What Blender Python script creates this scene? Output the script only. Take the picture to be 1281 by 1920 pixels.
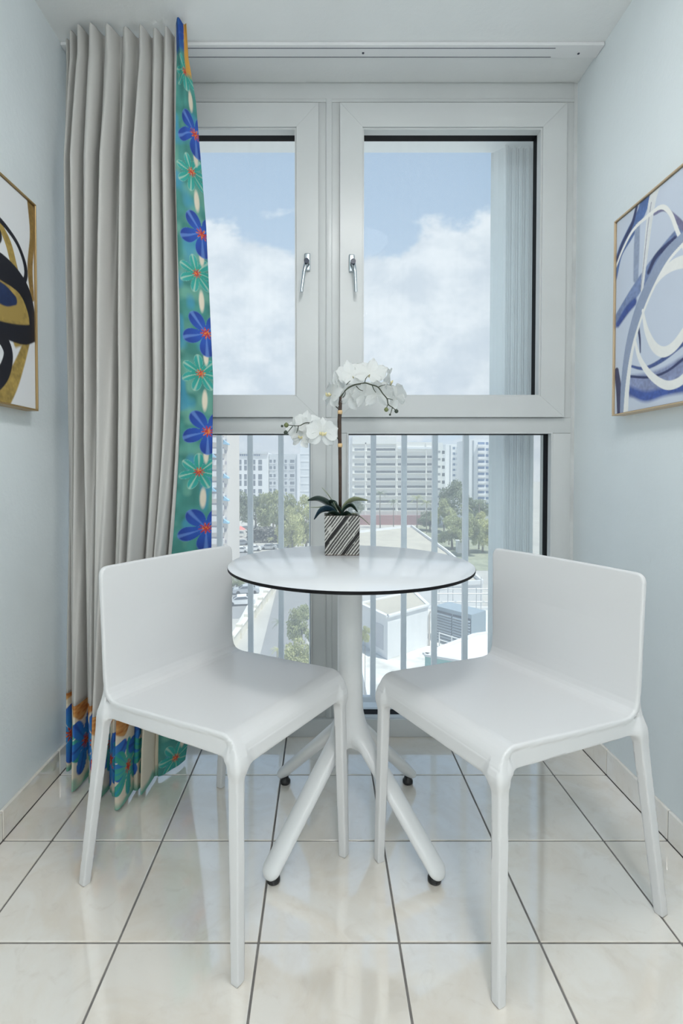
import bpy, bmesh, math, random
import numpy as np
from mathutils import Vector, Matrix, Euler

# ---------------------------------------------------------------- scene, camera, light
for o in list(bpy.data.objects):
    bpy.data.objects.remove(o, do_unlink=True)
SC = bpy.context.scene
COL = SC.collection
FPX, PPX, PPY, EYE, PITCH = 958.9, 605.6, 902.6, 1.0055, math.radians(1.23)   # pixels refer to a 1281 x 1920 frame

cam_d = bpy.data.cameras.new('camera')
cam = bpy.data.objects.new('camera', cam_d)
COL.objects.link(cam)
cam.location = (0, 0, EYE)
cam.rotation_euler = (math.pi / 2 - PITCH, 0, 0)
cam_d.sensor_fit = 'VERTICAL'
cam_d.sensor_height = 36.0
cam_d.sensor_width = 24.0
cam_d.lens = FPX / 1920 * 36.0
cam_d.shift_x = (640.5 - PPX) / 1920
cam_d.shift_y = -(960 - PPY) / 1920
cam_d.clip_start = 0.02
cam_d.clip_end = 3000
SC.camera = cam

vs = SC.view_settings
vs.view_transform = 'Standard'
vs.look = 'None'
vs.exposure = 0.0
vs.gamma = 1.0
vs.use_curve_mapping = False

SUN_STRENGTH = 5.2
SKY_STRENGTH = 1.28
TABLE_FILL, ROOM_FILL = 22.0, 44.0  # strengths of the added, unseen fill lamps
SUN_DIR = Vector((0.34, -0.21, 0.90)).normalized()     # towards the sun: high, to the right and just behind the building


class NT:
    """small helper that writes node trees"""
    def __init__(self, tree):
        self.t = tree
        tree.nodes.clear()
    def n(self, kind, **kw):
        nd = self.t.nodes.new(kind)
        for k, v in kw.items():
            setattr(nd, k, v)
        return nd
    def l(self, a, b):
        self.t.links.new(a, b)
    def val(self, sock, v):
        if hasattr(v, 'is_output'):
            self.l(v, sock)
        else:
            sock.default_value = v
    def math(self, op, a, b=None, c=None, clamp=False):
        nd = self.n('ShaderNodeMath', operation=op, use_clamp=clamp)
        self.val(nd.inputs[0], a)
        if b is not None:
            self.val(nd.inputs[1], b)
        if c is not None:
            self.val(nd.inputs[2], c)
        return nd.outputs[0]
    def vmath(self, op, a, b=None):
        nd = self.n('ShaderNodeVectorMath', operation=op)
        self.val(nd.inputs[0], a)
        if b is not None:
            self.val(nd.inputs[1], b)
        return nd.outputs[0]
    def mix(self, fac, a, b, blend='MIX'):
        nd = self.n('ShaderNodeMix', data_type='RGBA', blend_type=blend)
        self.val(nd.inputs[0], fac)
        for i, v in ((6, a), (7, b)):
            if hasattr(v, 'is_output'):
                self.l(v, nd.inputs[i])
            else:
                nd.inputs[i].default_value = (*v[:3], 1)
        return nd.outputs[2]
    def noise(self, vec, scale, detail=2, rough=0.5, dist=0.0):
        nd = self.n('ShaderNodeTexNoise')
        if vec is not None:
            self.l(vec, nd.inputs['Vector'])
        nd.inputs['Scale'].default_value = scale
        nd.inputs['Detail'].default_value = detail
        nd.inputs['Roughness'].default_value = rough
        nd.inputs['Distortion'].default_value = dist
        return nd.outputs['Fac']
    def smooth(self, x, lo, hi):
        nd = self.n('ShaderNodeMapRange', interpolation_type='SMOOTHSTEP')
        self.val(nd.inputs[0], x)
        nd.inputs[1].default_value = lo
        nd.inputs[2].default_value = hi
        return nd.outputs[0]


# sky: pale blue with a bank of cumulus low over the horizon, the same all the way round
world = bpy.data.worlds.new('sky')
SC.world = world
world.use_nodes = True
w = NT(world.node_tree)
tc = w.n('ShaderNodeTexCoord')
sep = w.n('ShaderNodeSeparateXYZ')
w.l(tc.outputs['Generated'], sep.inputs[0])
hyp = w.math('SQRT', w.math('ADD', w.math('MULTIPLY', sep.outputs[0], sep.outputs[0]), w.math('MULTIPLY', sep.outputs[1], sep.outputs[1])))
elev = w.math('ARCTAN2', sep.outputs[2], hyp)
blue = w.mix(w.smooth(elev, 0.0, 0.75), (0.60, 0.69, 0.79), (0.235, 0.365, 0.545))
mapn = w.n('ShaderNodeMapping')
mapn.inputs['Location'].default_value = (7.3, 3.3, 0.2)
mapn.inputs['Scale'].default_value = (1.0, 1.0, 1.5)
w.l(tc.outputs['Generated'], mapn.inputs[0])
n_big = w.noise(mapn.outputs[0], 4.2, 8, 0.56, 0.25)
n_fine = w.noise(mapn.outputs[0], 9.0, 8, 0.62, 0.1)
dens = w.math('ADD', w.math('MINIMUM', w.math('MULTIPLY', w.math('SUBTRACT', 0.445, elev), 2.2), 0.16), w.math('MULTIPLY', w.math('SUBTRACT', n_big, 0.5), 1.05))
dens = w.math('ADD', dens, w.math('MULTIPLY', w.math('SUBTRACT', n_fine, 0.5), 0.28))
mask = w.smooth(dens, -0.02, 0.085)
shade = w.mix(w.smooth(n_fine, 0.35, 0.66), (0.60, 0.635, 0.69), (0.83, 0.835, 0.85))
skyc = w.mix(mask, blue, shade)
bg = w.n('ShaderNodeBackground')
w.l(skyc, bg.inputs['Color'])
bg.inputs['Strength'].default_value = SKY_STRENGTH
wo = w.n('ShaderNodeOutputWorld')
w.l(bg.outputs[0], wo.inputs[0])

sun_d = bpy.data.lights.new('sun', 'SUN')
sun_d.energy = SUN_STRENGTH
sun_d.angle = math.radians(0.9)
sun_d.color = (1.0, 0.95, 0.87)
sun = bpy.data.objects.new('sun', sun_d)
COL.objects.link(sun)
sun.rotation_euler = SUN_DIR.to_track_quat('Z', 'Y').to_euler()
sun.location = (6, 8, 30)

# ---------------------------------------------------------------- pixel -> place helpers
_cp, _sp = math.cos(PITCH), math.sin(PITCH)
def ray(x, y):
    a, b = (x - PPX) / FPX, (PPY - y) / FPX
    return Vector((a, _cp + b * _sp, -_sp + b * _cp))
def on_y(x, y, Y):
    d = ray(x, y); k = Y / d.y
    return Vector((d.x * k, Y, EYE + d.z * k))
def on_z(x, y, Z):
    d = ray(x, y); k = (Z - EYE) / d.z
    return Vector((d.x * k, d.y * k, Z))
def on_x(x, y, X):
    d = ray(x, y); k = X / d.x
    return Vector((X, d.y * k, EYE + d.z * k))

# ---------------------------------------------------------------- materials
MATS = {}
def mat(name, color, rough=0.5, metal=0.0, var=0.0, vscale=8.0, bump=0.0, bscale=60.0, spec=0.5, coat=0.0, transl=0.0):
    if name in MATS:
        return MATS[name]
    m = bpy.data.materials.new(name)
    m.use_nodes = True
    t = NT(m.node_tree)
    p = t.n('ShaderNodeBsdfPrincipled')
    out = t.n('ShaderNodeOutputMaterial')
    p.inputs['Base Color'].default_value = (*color, 1)
    p.inputs['Roughness'].default_value = rough
    p.inputs['Metallic'].default_value = metal
    p.inputs['Specular IOR Level'].default_value = spec
    p.inputs['Coat Weight'].default_value = coat
    p.inputs['Coat Roughness'].default_value = 0.1
    tcn = t.n('ShaderNodeTexCoord')
    if var > 0:
        nz = t.noise(tcn.outputs['Object'], vscale, 4, 0.6)
        dark = tuple(c * (1 - var) for c in color)
        lite = tuple(min(1, c * (1 + var * 0.6)) for c in color)
        t.l(t.mix(t.smooth(nz, 0.3, 0.7), dark, lite), p.inputs['Base Color'])
    if bump > 0:
        nb = t.noise(tcn.outputs['Object'], bscale, 3, 0.6)
        b = t.n('ShaderNodeBump')
        b.inputs['Strength'].default_value = bump
        b.inputs['Distance'].default_value = 0.01
        t.l(nb, b.inputs['Height'])
        t.l(b.outputs[0], p.inputs['Normal'])
    surf = p.outputs[0]
    if transl > 0:
        tr = t.n('ShaderNodeBsdfTranslucent')
        tr.inputs[0].default_value = (*color, 1)
        mx = t.n('ShaderNodeMixShader')
        mx.inputs[0].default_value = transl
        t.l(surf, mx.inputs[1]); t.l(tr.outputs[0], mx.inputs[2])
        surf = mx.outputs[0]
    t.l(surf, out.inputs[0])
    MATS[name] = m
    return m

def attr_mat(name, rough=0.6, bump=0.0, bscale=300.0, transl=0.0, metal_attr=False):
    """colour comes from the printed or painted pattern stored on the mesh"""
    m = bpy.data.materials.new(name)
    m.use_nodes = True
    t = NT(m.node_tree)
    p = t.n('ShaderNodeBsdfPrincipled')
    out = t.n('ShaderNodeOutputMaterial')
    a = t.n('ShaderNodeAttribute', attribute_name='print')
    t.l(a.outputs['Color'], p.inputs['Base Color'])
    p.inputs['Roughness'].default_value = rough
    if bump > 0:
        tcn = t.n('ShaderNodeTexCoord')
        nb = t.noise(tcn.outputs['Object'], bscale, 3, 0.6)
        b = t.n('ShaderNodeBump')
        b.inputs['Strength'].default_value = bump
        b.inputs['Distance'].default_value = 0.004
        t.l(nb, b.inputs['Height'])
        t.l(b.outputs[0], p.inputs['Normal'])
    surf = p.outputs[0]
    if transl > 0:
        tr = t.n('ShaderNodeBsdfTranslucent')
        t.l(a.outputs['Color'], tr.inputs[0])
        mx = t.n('ShaderNodeMixShader')
        mx.inputs[0].default_value = transl
        t.l(surf, mx.inputs[1]); t.l(tr.outputs[0], mx.inputs[2])
        surf = mx.outputs[0]
    t.l(surf, out.inputs[0])
    MATS[name] = m
    return m

def glass_mat():
    m = bpy.data.materials.new('window_glass')
    m.use_nodes = True
    t = NT(m.node_tree)
    tr = t.n('ShaderNodeBsdfTransparent')
    tr.inputs[0].default_value = (0.93, 0.965, 0.975, 1)
    veil = t.n('ShaderNodeBsdfTranslucent')
    veil.inputs[0].default_value = (0.9, 0.95, 1.0, 1)
    gl = t.n('ShaderNodeBsdfGlossy')
    gl.inputs['Roughness'].default_value = 0.02
    mx = t.n('ShaderNodeMixShader')
    tcn = t.n('ShaderNodeTexCoord')
    mp = t.n('ShaderNodeMapping')
    mp.inputs['Scale'].default_value = (60, 1, 1.2)
    t.l(tcn.outputs['Object'], mp.inputs[0])
    nz = t.noise(mp.outputs[0], 1.0, 3, 0.6)
    t.l(t.math('MULTIPLY_ADD', nz, 0.03, GLASS_VEIL), mx.inputs[0])
    t.l(tr.outputs[0], mx.inputs[1]); t.l(veil.outputs[0], mx.inputs[2])
    mx2 = t.n('ShaderNodeMixShader')
    mx2.inputs[0].default_value = 0.0015
    t.l(mx.outputs[0], mx2.inputs[1]); t.l(gl.outputs[0], mx2.inputs[2])
    out = t.n('ShaderNodeOutputMaterial')
    t.l(mx2.outputs[0], out.inputs[0])
    return m
GLASS_VEIL = 0.18  # glare and haze over the view, mixed into the pane as a pale veil

def emit_mat(name, color, strength):
    m = bpy.data.materials.new(name)
    m.use_nodes = True
    t = NT(m.node_tree)
    e = t.n('ShaderNodeEmission')
    e.inputs[0].default_value = (*color, 1)
    e.inputs[1].default_value = strength
    out = t.n('ShaderNodeOutputMaterial')
    t.l(e.outputs[0], out.inputs[0])
    return m

# ---------------------------------------------------------------- mesh helpers
class MB:
    """collects shapes, builds one mesh object"""
    def __init__(self):
        self.v, self.f = [], []
    def add(self, vs_, fs_):
        b = len(self.v)
        self.v += [tuple(p) for p in vs_]
        self.f += [tuple(i + b for i in q) for q in fs_]
        return self
    def box(self, lo, hi):
        x0, y0, z0 = lo; x1, y1, z1 = hi
        return self.add([(x0, y0, z0), (x1, y0, z0), (x1, y1, z0), (x0, y1, z0), (x0, y0, z1), (x1, y0, z1), (x1, y1, z1), (x0, y1, z1)],
                        [(0, 3, 2, 1), (4, 5, 6, 7), (0, 1, 5, 4), (1, 2, 6, 5), (2, 3, 7, 6), (3, 0, 4, 7)])
    def bbox(self, lo, hi, r=0.003, seg=2):
        """box with rounded edges"""
        bm = bmesh.new()
        bmesh.ops.create_cube(bm, size=1)
        for v in bm.verts:
            v.co = Vector(((lo[i] + hi[i]) / 2 + v.co[i] * (hi[i] - lo[i]) for i in range(3)))
        r = min(r, 0.45 * min(hi[i] - lo[i] for i in range(3)))
        bmesh.ops.bevel(bm, geom=list(bm.edges), offset=r, segments=seg, affect='EDGES', profile=0.5)
        bm.verts.index_update()
        self.add([v.co[:] for v in bm.verts], [[v.index for v in f.verts] for f in bm.faces])
        bm.free()
        return self
    def tube(self, pts, rad, n=8, cap=True):
        pts = [Vector(p) for p in pts]
        if not hasattr(rad, '__len__'):
            rad = [rad] * len(pts)
        rings, prev = [], None
        for i, p in enumerate(pts):
            d = (pts[min(i + 1, len(pts) - 1)] - pts[max(i - 1, 0)]).normalized()
            if prev is None:
                a = d.orthogonal().normalized()
            else:
                a = (prev - d * prev.dot(d))
                a = a.normalized() if a.length > 1e-6 else d.orthogonal().normalized()
            prev = a
            b = d.cross(a)
            rings.append([p + (a * math.cos(2 * math.pi * k / n) + b * math.sin(2 * math.pi * k / n)) * rad[i] for k in range(n)])
        vs_ = [q for r in rings for q in r]
        fs_ = []
        for i in range(len(rings) - 1):
            for k in range(n):
                fs_.append((i * n + k, i * n + (k + 1) % n, (i + 1) * n + (k + 1) % n, (i + 1) * n + k))
        if cap:
            fs_.append(tuple(range(n))[::-1])
            fs_.append(tuple((len(rings) - 1) * n + k for k in range(n)))
        return self.add(vs_, fs_)
    def lathe(self, prof, n=24, c=(0, 0, 0)):
        vs_ = [(c[0] + r * math.cos(2 * math.pi * k / n), c[1] + r * math.sin(2 * math.pi * k / n), c[2] + z) for r, z in prof for k in range(n)]
        fs_ = []
        for i in range(len(prof) - 1):
            for k in range(n):
                fs_.append((i * n + k, i * n + (k + 1) % n, (i + 1) * n + (k + 1) % n, (i + 1) * n + k))
        fs_.append(tuple(range(n))[::-1])
        fs_.append(tuple((len(prof) - 1) * n + k for k in range(n)))
        return self.add(vs_, fs_)
    def grid(self, P):
        """P[i][j] points"""
        n, m = len(P), len(P[0])
        return self.add([q for r in P for q in r], [(i * m + j, i * m + j + 1, (i + 1) * m + j + 1, (i + 1) * m + j) for i in range(n - 1) for j in range(m - 1)])
    def prism(self, poly, axis, a, b):
        """polygon of 2-D points pushed along an axis (0, 1 or 2) from a to b"""
        def p3(q, t):
            return {0: (t, q[0], q[1]), 1: (q[0], t, q[1]), 2: (q[0], q[1], t)}[axis]
        n = len(poly)
        return self.add([p3(q, a) for q in poly] + [p3(q, b) for q in poly],
                        [tuple(range(n))[::-1], tuple(range(n, 2 * n))] + [(i, (i + 1) % n, n + (i + 1) % n, n + i) for i in range(n)])
    def mesh(self, name, m=None, smooth=False):
        me = bpy.data.meshes.new(name)
        me.from_pydata(self.v, [], self.f)
        me.update()
        if m:
            me.materials.append(m)
        if smooth:
            me.polygons.foreach_set('use_smooth', [True] * len(me.polygons))
        return me
    def build(self, name, m, parent=None, smooth=False, sharp=None, fix=True):
        me = self.mesh(name, m, smooth)
        if fix:
            bm = bmesh.new(); bm.from_mesh(me)
            bmesh.ops.recalc_face_normals(bm, faces=bm.faces)
            bm.to_mesh(me); bm.free()
        if smooth and sharp:
            me.set_sharp_from_angle(angle=math.radians(sharp))
        return link(name, me, parent)

def link(name, me, parent=None):
    o = bpy.data.objects.new(name, me)
    COL.objects.link(o)
    if parent is not None:
        o.parent = parent
    return o
def empty(name, loc=(0, 0, 0), rz=0.0):
    o = bpy.data.objects.new(name, None)
    COL.objects.link(o)
    o.location = loc
    o.rotation_euler = (0, 0, rz)
    o.empty_display_size = 0.05
    return o
def tag(o, label=None, cat=None, group=None, kind=None):
    if label: o['label'] = label
    if cat: o['category'] = cat
    if group: o['group'] = group
    if kind: o['kind'] = kind
    return o
def copy_tree(o, parent=None):
    c = o.copy()
    COL.objects.link(c)
    c.parent = parent
    for ch in list(o.children):
        copy_tree(ch, c)
    return c
def shared(name, me, parent, loc=(0, 0, 0), rot=None, scale=None):
    o = link(name, me, parent)
    o.location = loc
    if rot is not None: o.rotation_euler = rot
    if scale is not None: o.scale = scale
    return o
def paint(me, cols):
    """store a printed pattern (linear rgb per vertex) on a mesh"""
    a = me.color_attributes.new('print', 'FLOAT_COLOR', 'POINT')
    c = np.ones((len(me.vertices), 4), np.float32)
    c[:, :3] = cols
    a.data.foreach_set('color', c.ravel())
def lin(r, g, b):
    return np.array([((c / 255) / 12.92 if c <= 10 else ((c / 255 + 0.055) / 1.055) ** 2.4) for c in (r, g, b)])
def lint(r, g, b):
    return tuple(float(c) for c in lin(r, g, b))

def np_grid_mesh(name, P, m):
    """P: (n, k, 3) array -> smooth grid mesh"""
    n, k = P.shape[:2]
    me = bpy.data.meshes.new(name)
    i = np.arange(n * k).reshape(n, k)
    q = np.stack([i[:-1, :-1], i[:-1, 1:], i[1:, 1:], i[1:, :-1]], -1).reshape(-1, 4)
    me.vertices.add(n * k)
    me.vertices.foreach_set('co', P.reshape(-1).astype(np.float32))
    me.loops.add(q.size)
    me.loops.foreach_set('vertex_index', q.reshape(-1).astype(np.int32))
    me.polygons.add(len(q))
    me.polygons.foreach_set('loop_start', np.arange(0, q.size, 4, dtype=np.int32))
    me.polygons.foreach_set('loop_total', np.full(len(q), 4, dtype=np.int32))
    me.update(calc_edges=True)
    me.polygons.foreach_set('use_smooth', [True] * len(me.polygons))
    me.materials.append(m)
    return me

# rounded, filleted bodies: a distance field turned into a smooth quad mesh
def smin(a, b, k):
    h = np.clip(0.5 + 0.5 * (b - a) / k, 0, 1)
    return b * (1 - h) + a * h - k * h * (1 - h)
def field_mesh(F, lo, hi, h):
    nx, ny, nz = [int(math.ceil((hi[i] - lo[i]) / h)) + 1 for i in range(3)]
    X = lo[0] + h * np.arange(nx); Y = lo[1] + h * np.arange(ny); Z = lo[2] + h * np.arange(nz)
    gx, gy, gz = np.meshgrid(X, Y, Z, indexing='ij')
    D = F(gx, gy, gz)
    S = D < 0
    c = np.zeros((nx - 1, ny - 1, nz - 1), int)
    for dx in (0, 1):
        for dy in (0, 1):
            for dz in (0, 1):
                c += S[dx:nx - 1 + dx, dy:ny - 1 + dy, dz:nz - 1 + dz]
    act = (c > 0) & (c < 8)
    idx = -np.ones(act.shape, int)
    idx[act] = np.arange(act.sum())
    ii, jj, kk = np.nonzero(act)
    acc = np.zeros((len(ii), 3)); cnt = np.zeros(len(ii))
    corners = [(a, b, d) for a in (0, 1) for b in (0, 1) for d in (0, 1)]
    for a in range(8):
        for b in range(a + 1, 8):
            A, B = corners[a], corners[b]
            if sum(abs(A[i] - B[i]) for i in range(3)) != 1:
                continue
            da = D[ii + A[0], jj + A[1], kk + A[2]]; db = D[ii + B[0], jj + B[1], kk + B[2]]
            m_ = (da < 0) != (db < 0)
            t = np.where(m_, da / np.where(m_, da - db, 1), 0)
            for ax in range(3):
                acc[:, ax] += np.where(m_, A[ax] + t * (B[ax] - A[ax]), 0)
            cnt += m_
    V = acc / cnt[:, None]
    V = np.stack([lo[0] + h * (ii + V[:, 0]), lo[1] + h * (jj + V[:, 1]), lo[2] + h * (kk + V[:, 2])], -1)
    e = h * 0.25
    def grad(P):
        g = np.stack([F(P[:, 0] + e, P[:, 1], P[:, 2]) - F(P[:, 0] - e, P[:, 1], P[:, 2]),
                      F(P[:, 0], P[:, 1] + e, P[:, 2]) - F(P[:, 0], P[:, 1] - e, P[:, 2]),
                      F(P[:, 0], P[:, 1], P[:, 2] + e) - F(P[:, 0], P[:, 1], P[:, 2] - e)], -1) / (2 * e)
        return g
    for _ in range(3):
        g = grad(V)
        d = F(V[:, 0], V[:, 1], V[:, 2])
        step = d[:, None] * g / np.maximum((g * g).sum(1), 0.2)[:, None]
        ln = np.linalg.norm(step, axis=1, keepdims=True)
        V -= step * np.minimum(1, 0.5 * h / np.maximum(ln, 1e-9))
    N = grad(V)
    N /= np.maximum(np.linalg.norm(N, axis=1, keepdims=True), 1e-9)
    Q = []
    # faces round every grid edge that changes sign
    for ax in range(3):
        sl0 = [slice(1, -1)] * 3; sl0[ax] = slice(0, -1)
        sl1 = [slice(1, -1)] * 3; sl1[ax] = slice(1, None)
        s0, s1 = S[tuple(sl0)], S[tuple(sl1)]
        a, b, d = np.nonzero(s0 != s1)
        flip = s0[a, b, d]
        o = np.stack([a, b, d], 1)
        u, v = [(1, 2), (2, 0), (0, 1)][ax]
        base = o.copy()
        base[:, [x for x in range(3) if x != ax]] += 1
        def cell(du, dv):
            p = base.copy(); p[:, u] += du; p[:, v] += dv
            return idx[p[:, 0], p[:, 1], p[:, 2]]
        q = np.stack([cell(-1, -1), cell(0, -1), cell(0, 0), cell(-1, 0)], 1)
        q[~flip] = q[~flip][:, ::-1]
        Q.append(q)
    Q = np.concatenate(Q)
    Q = Q[(Q >= 0).all(1)]
    return V, Q, N
def submesh(name, V, Q, N, sel, m):
    q = Q[sel]
    used, inv = np.unique(q, return_inverse=True)
    me = bpy.data.meshes.new(name)
    me.from_pydata(V[used].tolist(), [], inv.reshape(q.shape).tolist())
    me.update()
    me.polygons.foreach_set('use_smooth', [True] * len(me.polygons))
    me.normals_split_custom_set_from_vertices(N[used].tolist())
    me.materials.append(m)
    return me

# ---------------------------------------------------------------- the room
XL, XR, YB, YW, ZC = -0.88, 0.945, -3.0, 1.915, 2.44
TILE, GX0, GY0, GROUT = 0.30, -0.1371, 1.0682, 0.0045

def wall_material(name, color):
    m = bpy.data.materials.new(name)
    m.use_nodes = True
    t = NT(m.node_tree)
    p = t.n('ShaderNodeBsdfPrincipled'); out = t.n('ShaderNodeOutputMaterial')
    tcn = t.n('ShaderNodeTexCoord')
    n1 = t.noise(tcn.outputs['Object'], 1.6, 4, 0.55)
    n2 = t.noise(tcn.outputs['Object'], 55, 3, 0.6)
    c = t.mix(t.smooth(n1, 0.3, 0.7), tuple(v * 0.965 for v in color), tuple(min(1, v * 1.02) for v in color))
    t.l(c, p.inputs['Base Color'])
    p.inputs['Roughness'].default_value = 0.42
    b = t.n('ShaderNodeBump'); b.inputs['Strength'].default_value = 0.10; b.inputs['Distance'].default_value = 0.01
    t.l(t.math('ADD', n2, t.math('MULTIPLY', n1, 2.0)), b.inputs['Height'])
    t.l(b.outputs[0], p.inputs['Normal'])
    t.l(p.outputs[0], out.inputs[0])
    return m
M_WALL = wall_material('wall_paint', (0.79, 0.85, 0.87))
M_CEIL = wall_material('ceiling_paint', (0.85, 0.87, 0.87))
M_PVC = mat('window_vinyl', (0.61, 0.63, 0.63), 0.32, var=0.03, vscale=3)
M_BLACK = mat('black_rubber', (0.004, 0.0045, 0.006), 0.6, spec=0.15)
M_GLASS = glass_mat()

def tile_material():
    m = bpy.data.materials.new('ceramic_tile')
    m.use_nodes = True
    t = NT(m.node_tree)
    p = t.n('ShaderNodeBsdfPrincipled'); out = t.n('ShaderNodeOutputMaterial')
    geo = t.n('ShaderNodeNewGeometry')
    oi = t.n('ShaderNodeObjectInfo')
    off = t.vmath('ADD', geo.outputs['Position'], t.vmath('MULTIPLY', oi.outputs['Location'], (3.7, 2.9, 5.1)))
    n1 = t.noise(off, 5.0, 6, 0.62, 0.8)
    n2 = t.noise(off, 17.0, 5, 0.6, 1.2)
    c = t.mix(t.smooth(n1, 0.36, 0.68), (0.92, 0.88, 0.81), (0.86, 0.785, 0.68))
    c = t.mix(t.math('MULTIPLY', t.smooth(n2, 0.52, 0.75), 0.35), c, (0.72, 0.64, 0.55))
    t.l(c, p.inputs['Base Color'])
    p.inputs['Roughness'].default_value = 0.09
    p.inputs['Specular IOR Level'].default_value = 0.6
    p.inputs['IOR'].default_value = 2.1
    p.inputs['Coat Weight'].default_value = 1.0
    p.inputs['Coat IOR'].default_value = 1.9
    p.inputs['Coat Roughness'].default_value = 0.03
    t.l(p.outputs[0], out.inputs[0])
    return m
M_TILE = tile_material()
M_GROUT = mat('grout', (0.20, 0.19, 0.18), 0.9, var=0.25, vscale=25)

floor = MB().box((XL - 0.1, YB - 0.1, -0.15), (XR + 0.1, YW + 0.07, -0.0025)).build('floor', M_GROUT)
tag(floor, 'grey grout bed of the cream tiled floor', kind='structure')
def tile_mesh(w_, d_):
    return MB().bbox((-w_ / 2, -d_ / 2, -0.008), (w_ / 2, d_ / 2, 0), 0.0016, 2).mesh('floor_tile', M_TILE)
full = tile_mesh(TILE - GROUT, TILE - GROUT)
xs = [XL + 0.010] + [GX0 + k * TILE for k in range(-10, 10) if XL + 0.03 < GX0 + k * TILE < XR - 0.03] + [XR - 0.008]
ys = [YB] + [GY0 + k * TILE for k in range(-20, 10) if YB + 0.03 < GY0 + k * TILE < YW - 0.03] + [YW + 0.01]
cut = {}
for i in range(len(xs) - 1):
    for j in range(len(ys) - 1):
        wx, wy = xs[i + 1] - xs[i], ys[j + 1] - ys[j]
        gx = GROUT
        key = (round(wx, 3), round(wy, 3))
        if abs(wx - TILE) < 1e-4 and abs(wy - TILE) < 1e-4:
            me = full
        else:
            me = cut.setdefault(key, tile_mesh(wx - GROUT, wy - GROUT))
        shared('floor_tile', me, floor, ((xs[i] + xs[i + 1]) / 2, (ys[j] + ys[j + 1]) / 2, 0))

def struct(name, lo, hi, m, label=None):
    o = MB().box(lo, hi).build(name, m)
    return tag(o, label, kind='structure')
struct('wall_left', (XL - 0.12, YB - 0.12, -0.1), (XL, YW + 0.07, ZC + 0.05), M_WALL, 'pale grey-green painted wall behind the curtain')
struct('wall_right', (XR, YB - 0.12, -0.1), (XR + 0.12, YW + 0.07, ZC + 0.05), M_WALL, 'pale blue-grey painted wall right of the window')
struct('wall_back', (XL - 0.1, YB - 0.12, -0.1), (XR + 0.1, YB, ZC + 0.05), M_WALL, 'painted wall behind the camera')
struct('ceiling', (XL - 0.12, YB - 0.12, ZC), (XR + 0.12, YW + 0.07, ZC + 0.15), M_CEIL, 'pale painted ceiling')

# tiled skirting: one piece per floor tile
for side, x0, x1, hgt in (('baseboard_right', XR - 0.009, XR, 0.083), ('baseboard_left', XL, XL + 0.011, 0.080)):
    base = MB().box((x0 + 0.002 if side.endswith('right') else x0, YB, 0.0), (x1 if side.endswith('right') else x1 - 0.002, YW, hgt - 0.003)).build(side, M_GROUT)
    tag(base, 'cream tile skirting along the %s wall' % side.split('_')[1], kind='structure')
    for j in range(len(ys) - 1):
        L = ys[j + 1] - ys[j] - 0.003
        if ys[j + 1] > YW:
            L -= 0.012
        key = ('b', side, round(L, 3))
        if key not in cut:
            hx = (x1 - x0) / 2
            cut[key] = MB().bbox((-hx, -L / 2, 0), (hx, L / 2, hgt), 0.002, 2).mesh('baseboard_tile', M_TILE)
        shared('baseboard_tile', cut[key], base, ((x0 + x1) / 2, (ys[j] + ys[j + 1]) / 2 - (0.006 if ys[j + 1] > YW else 0), 0.0005))

# ---------------------------------------------------------------- the window
CX = 0.023                                   # centre of the mullion
def mir(x): return 2 * CX - x
JR = 0.930
FY0, FY1 = 1.922, 1.988
fr = MB()
fr.bbox((mir(JR), FY0, 2.381), (JR, FY1, ZC - 0.001), 0.002)                 # head
fr.bbox((mir(JR), FY0 - 0.004, 2.366), (JR, FY1, 2.379), 0.002)
for s in (1, -1):
    a, b = (0.899, JR) if s == 1 else (mir(JR), mir(0.899))
    fr.bbox((a, FY0, 1.203), (b, FY1, 2.381), 0.002)
    a, b = (0.856, JR) if s == 1 else (mir(JR), mir(0.856))
    fr.bbox((a, FY0, 0.0), (b, FY1, 1.145), 0.002)
fr.bbox((-0.022, FY0, 1.203), (0.068, FY1, 2.381), 0.002)                    # upper mullion
fr.bbox((0.011, FY0 - 0.006, 1.203), (0.034, FY0 + 0.01, 2.379), 0.003)      # cover strip
fr.bbox((mir(JR), FY0 - 0.002, 1.145), (JR, FY1, 1.203), 0.003)              # transom
fr.bbox((-0.045, FY0, 0.068), (0.094, FY1, 1.145), 0.002)                    # lower mullion
fr.bbox((0.012, FY0 - 0.005, 0.068), (0.034, FY0 + 0.01, 1.145), 0.003)
fr.bbox((mir(JR), FY0 - 0.016, 0.0), (JR, FY1, 0.068), 0.003)                # bottom rail
window = fr.build('window_1', M_PVC, smooth=True, sharp=35)
tag(window, 'white vinyl window with two casements over two fixed panes', kind='structure')

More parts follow.
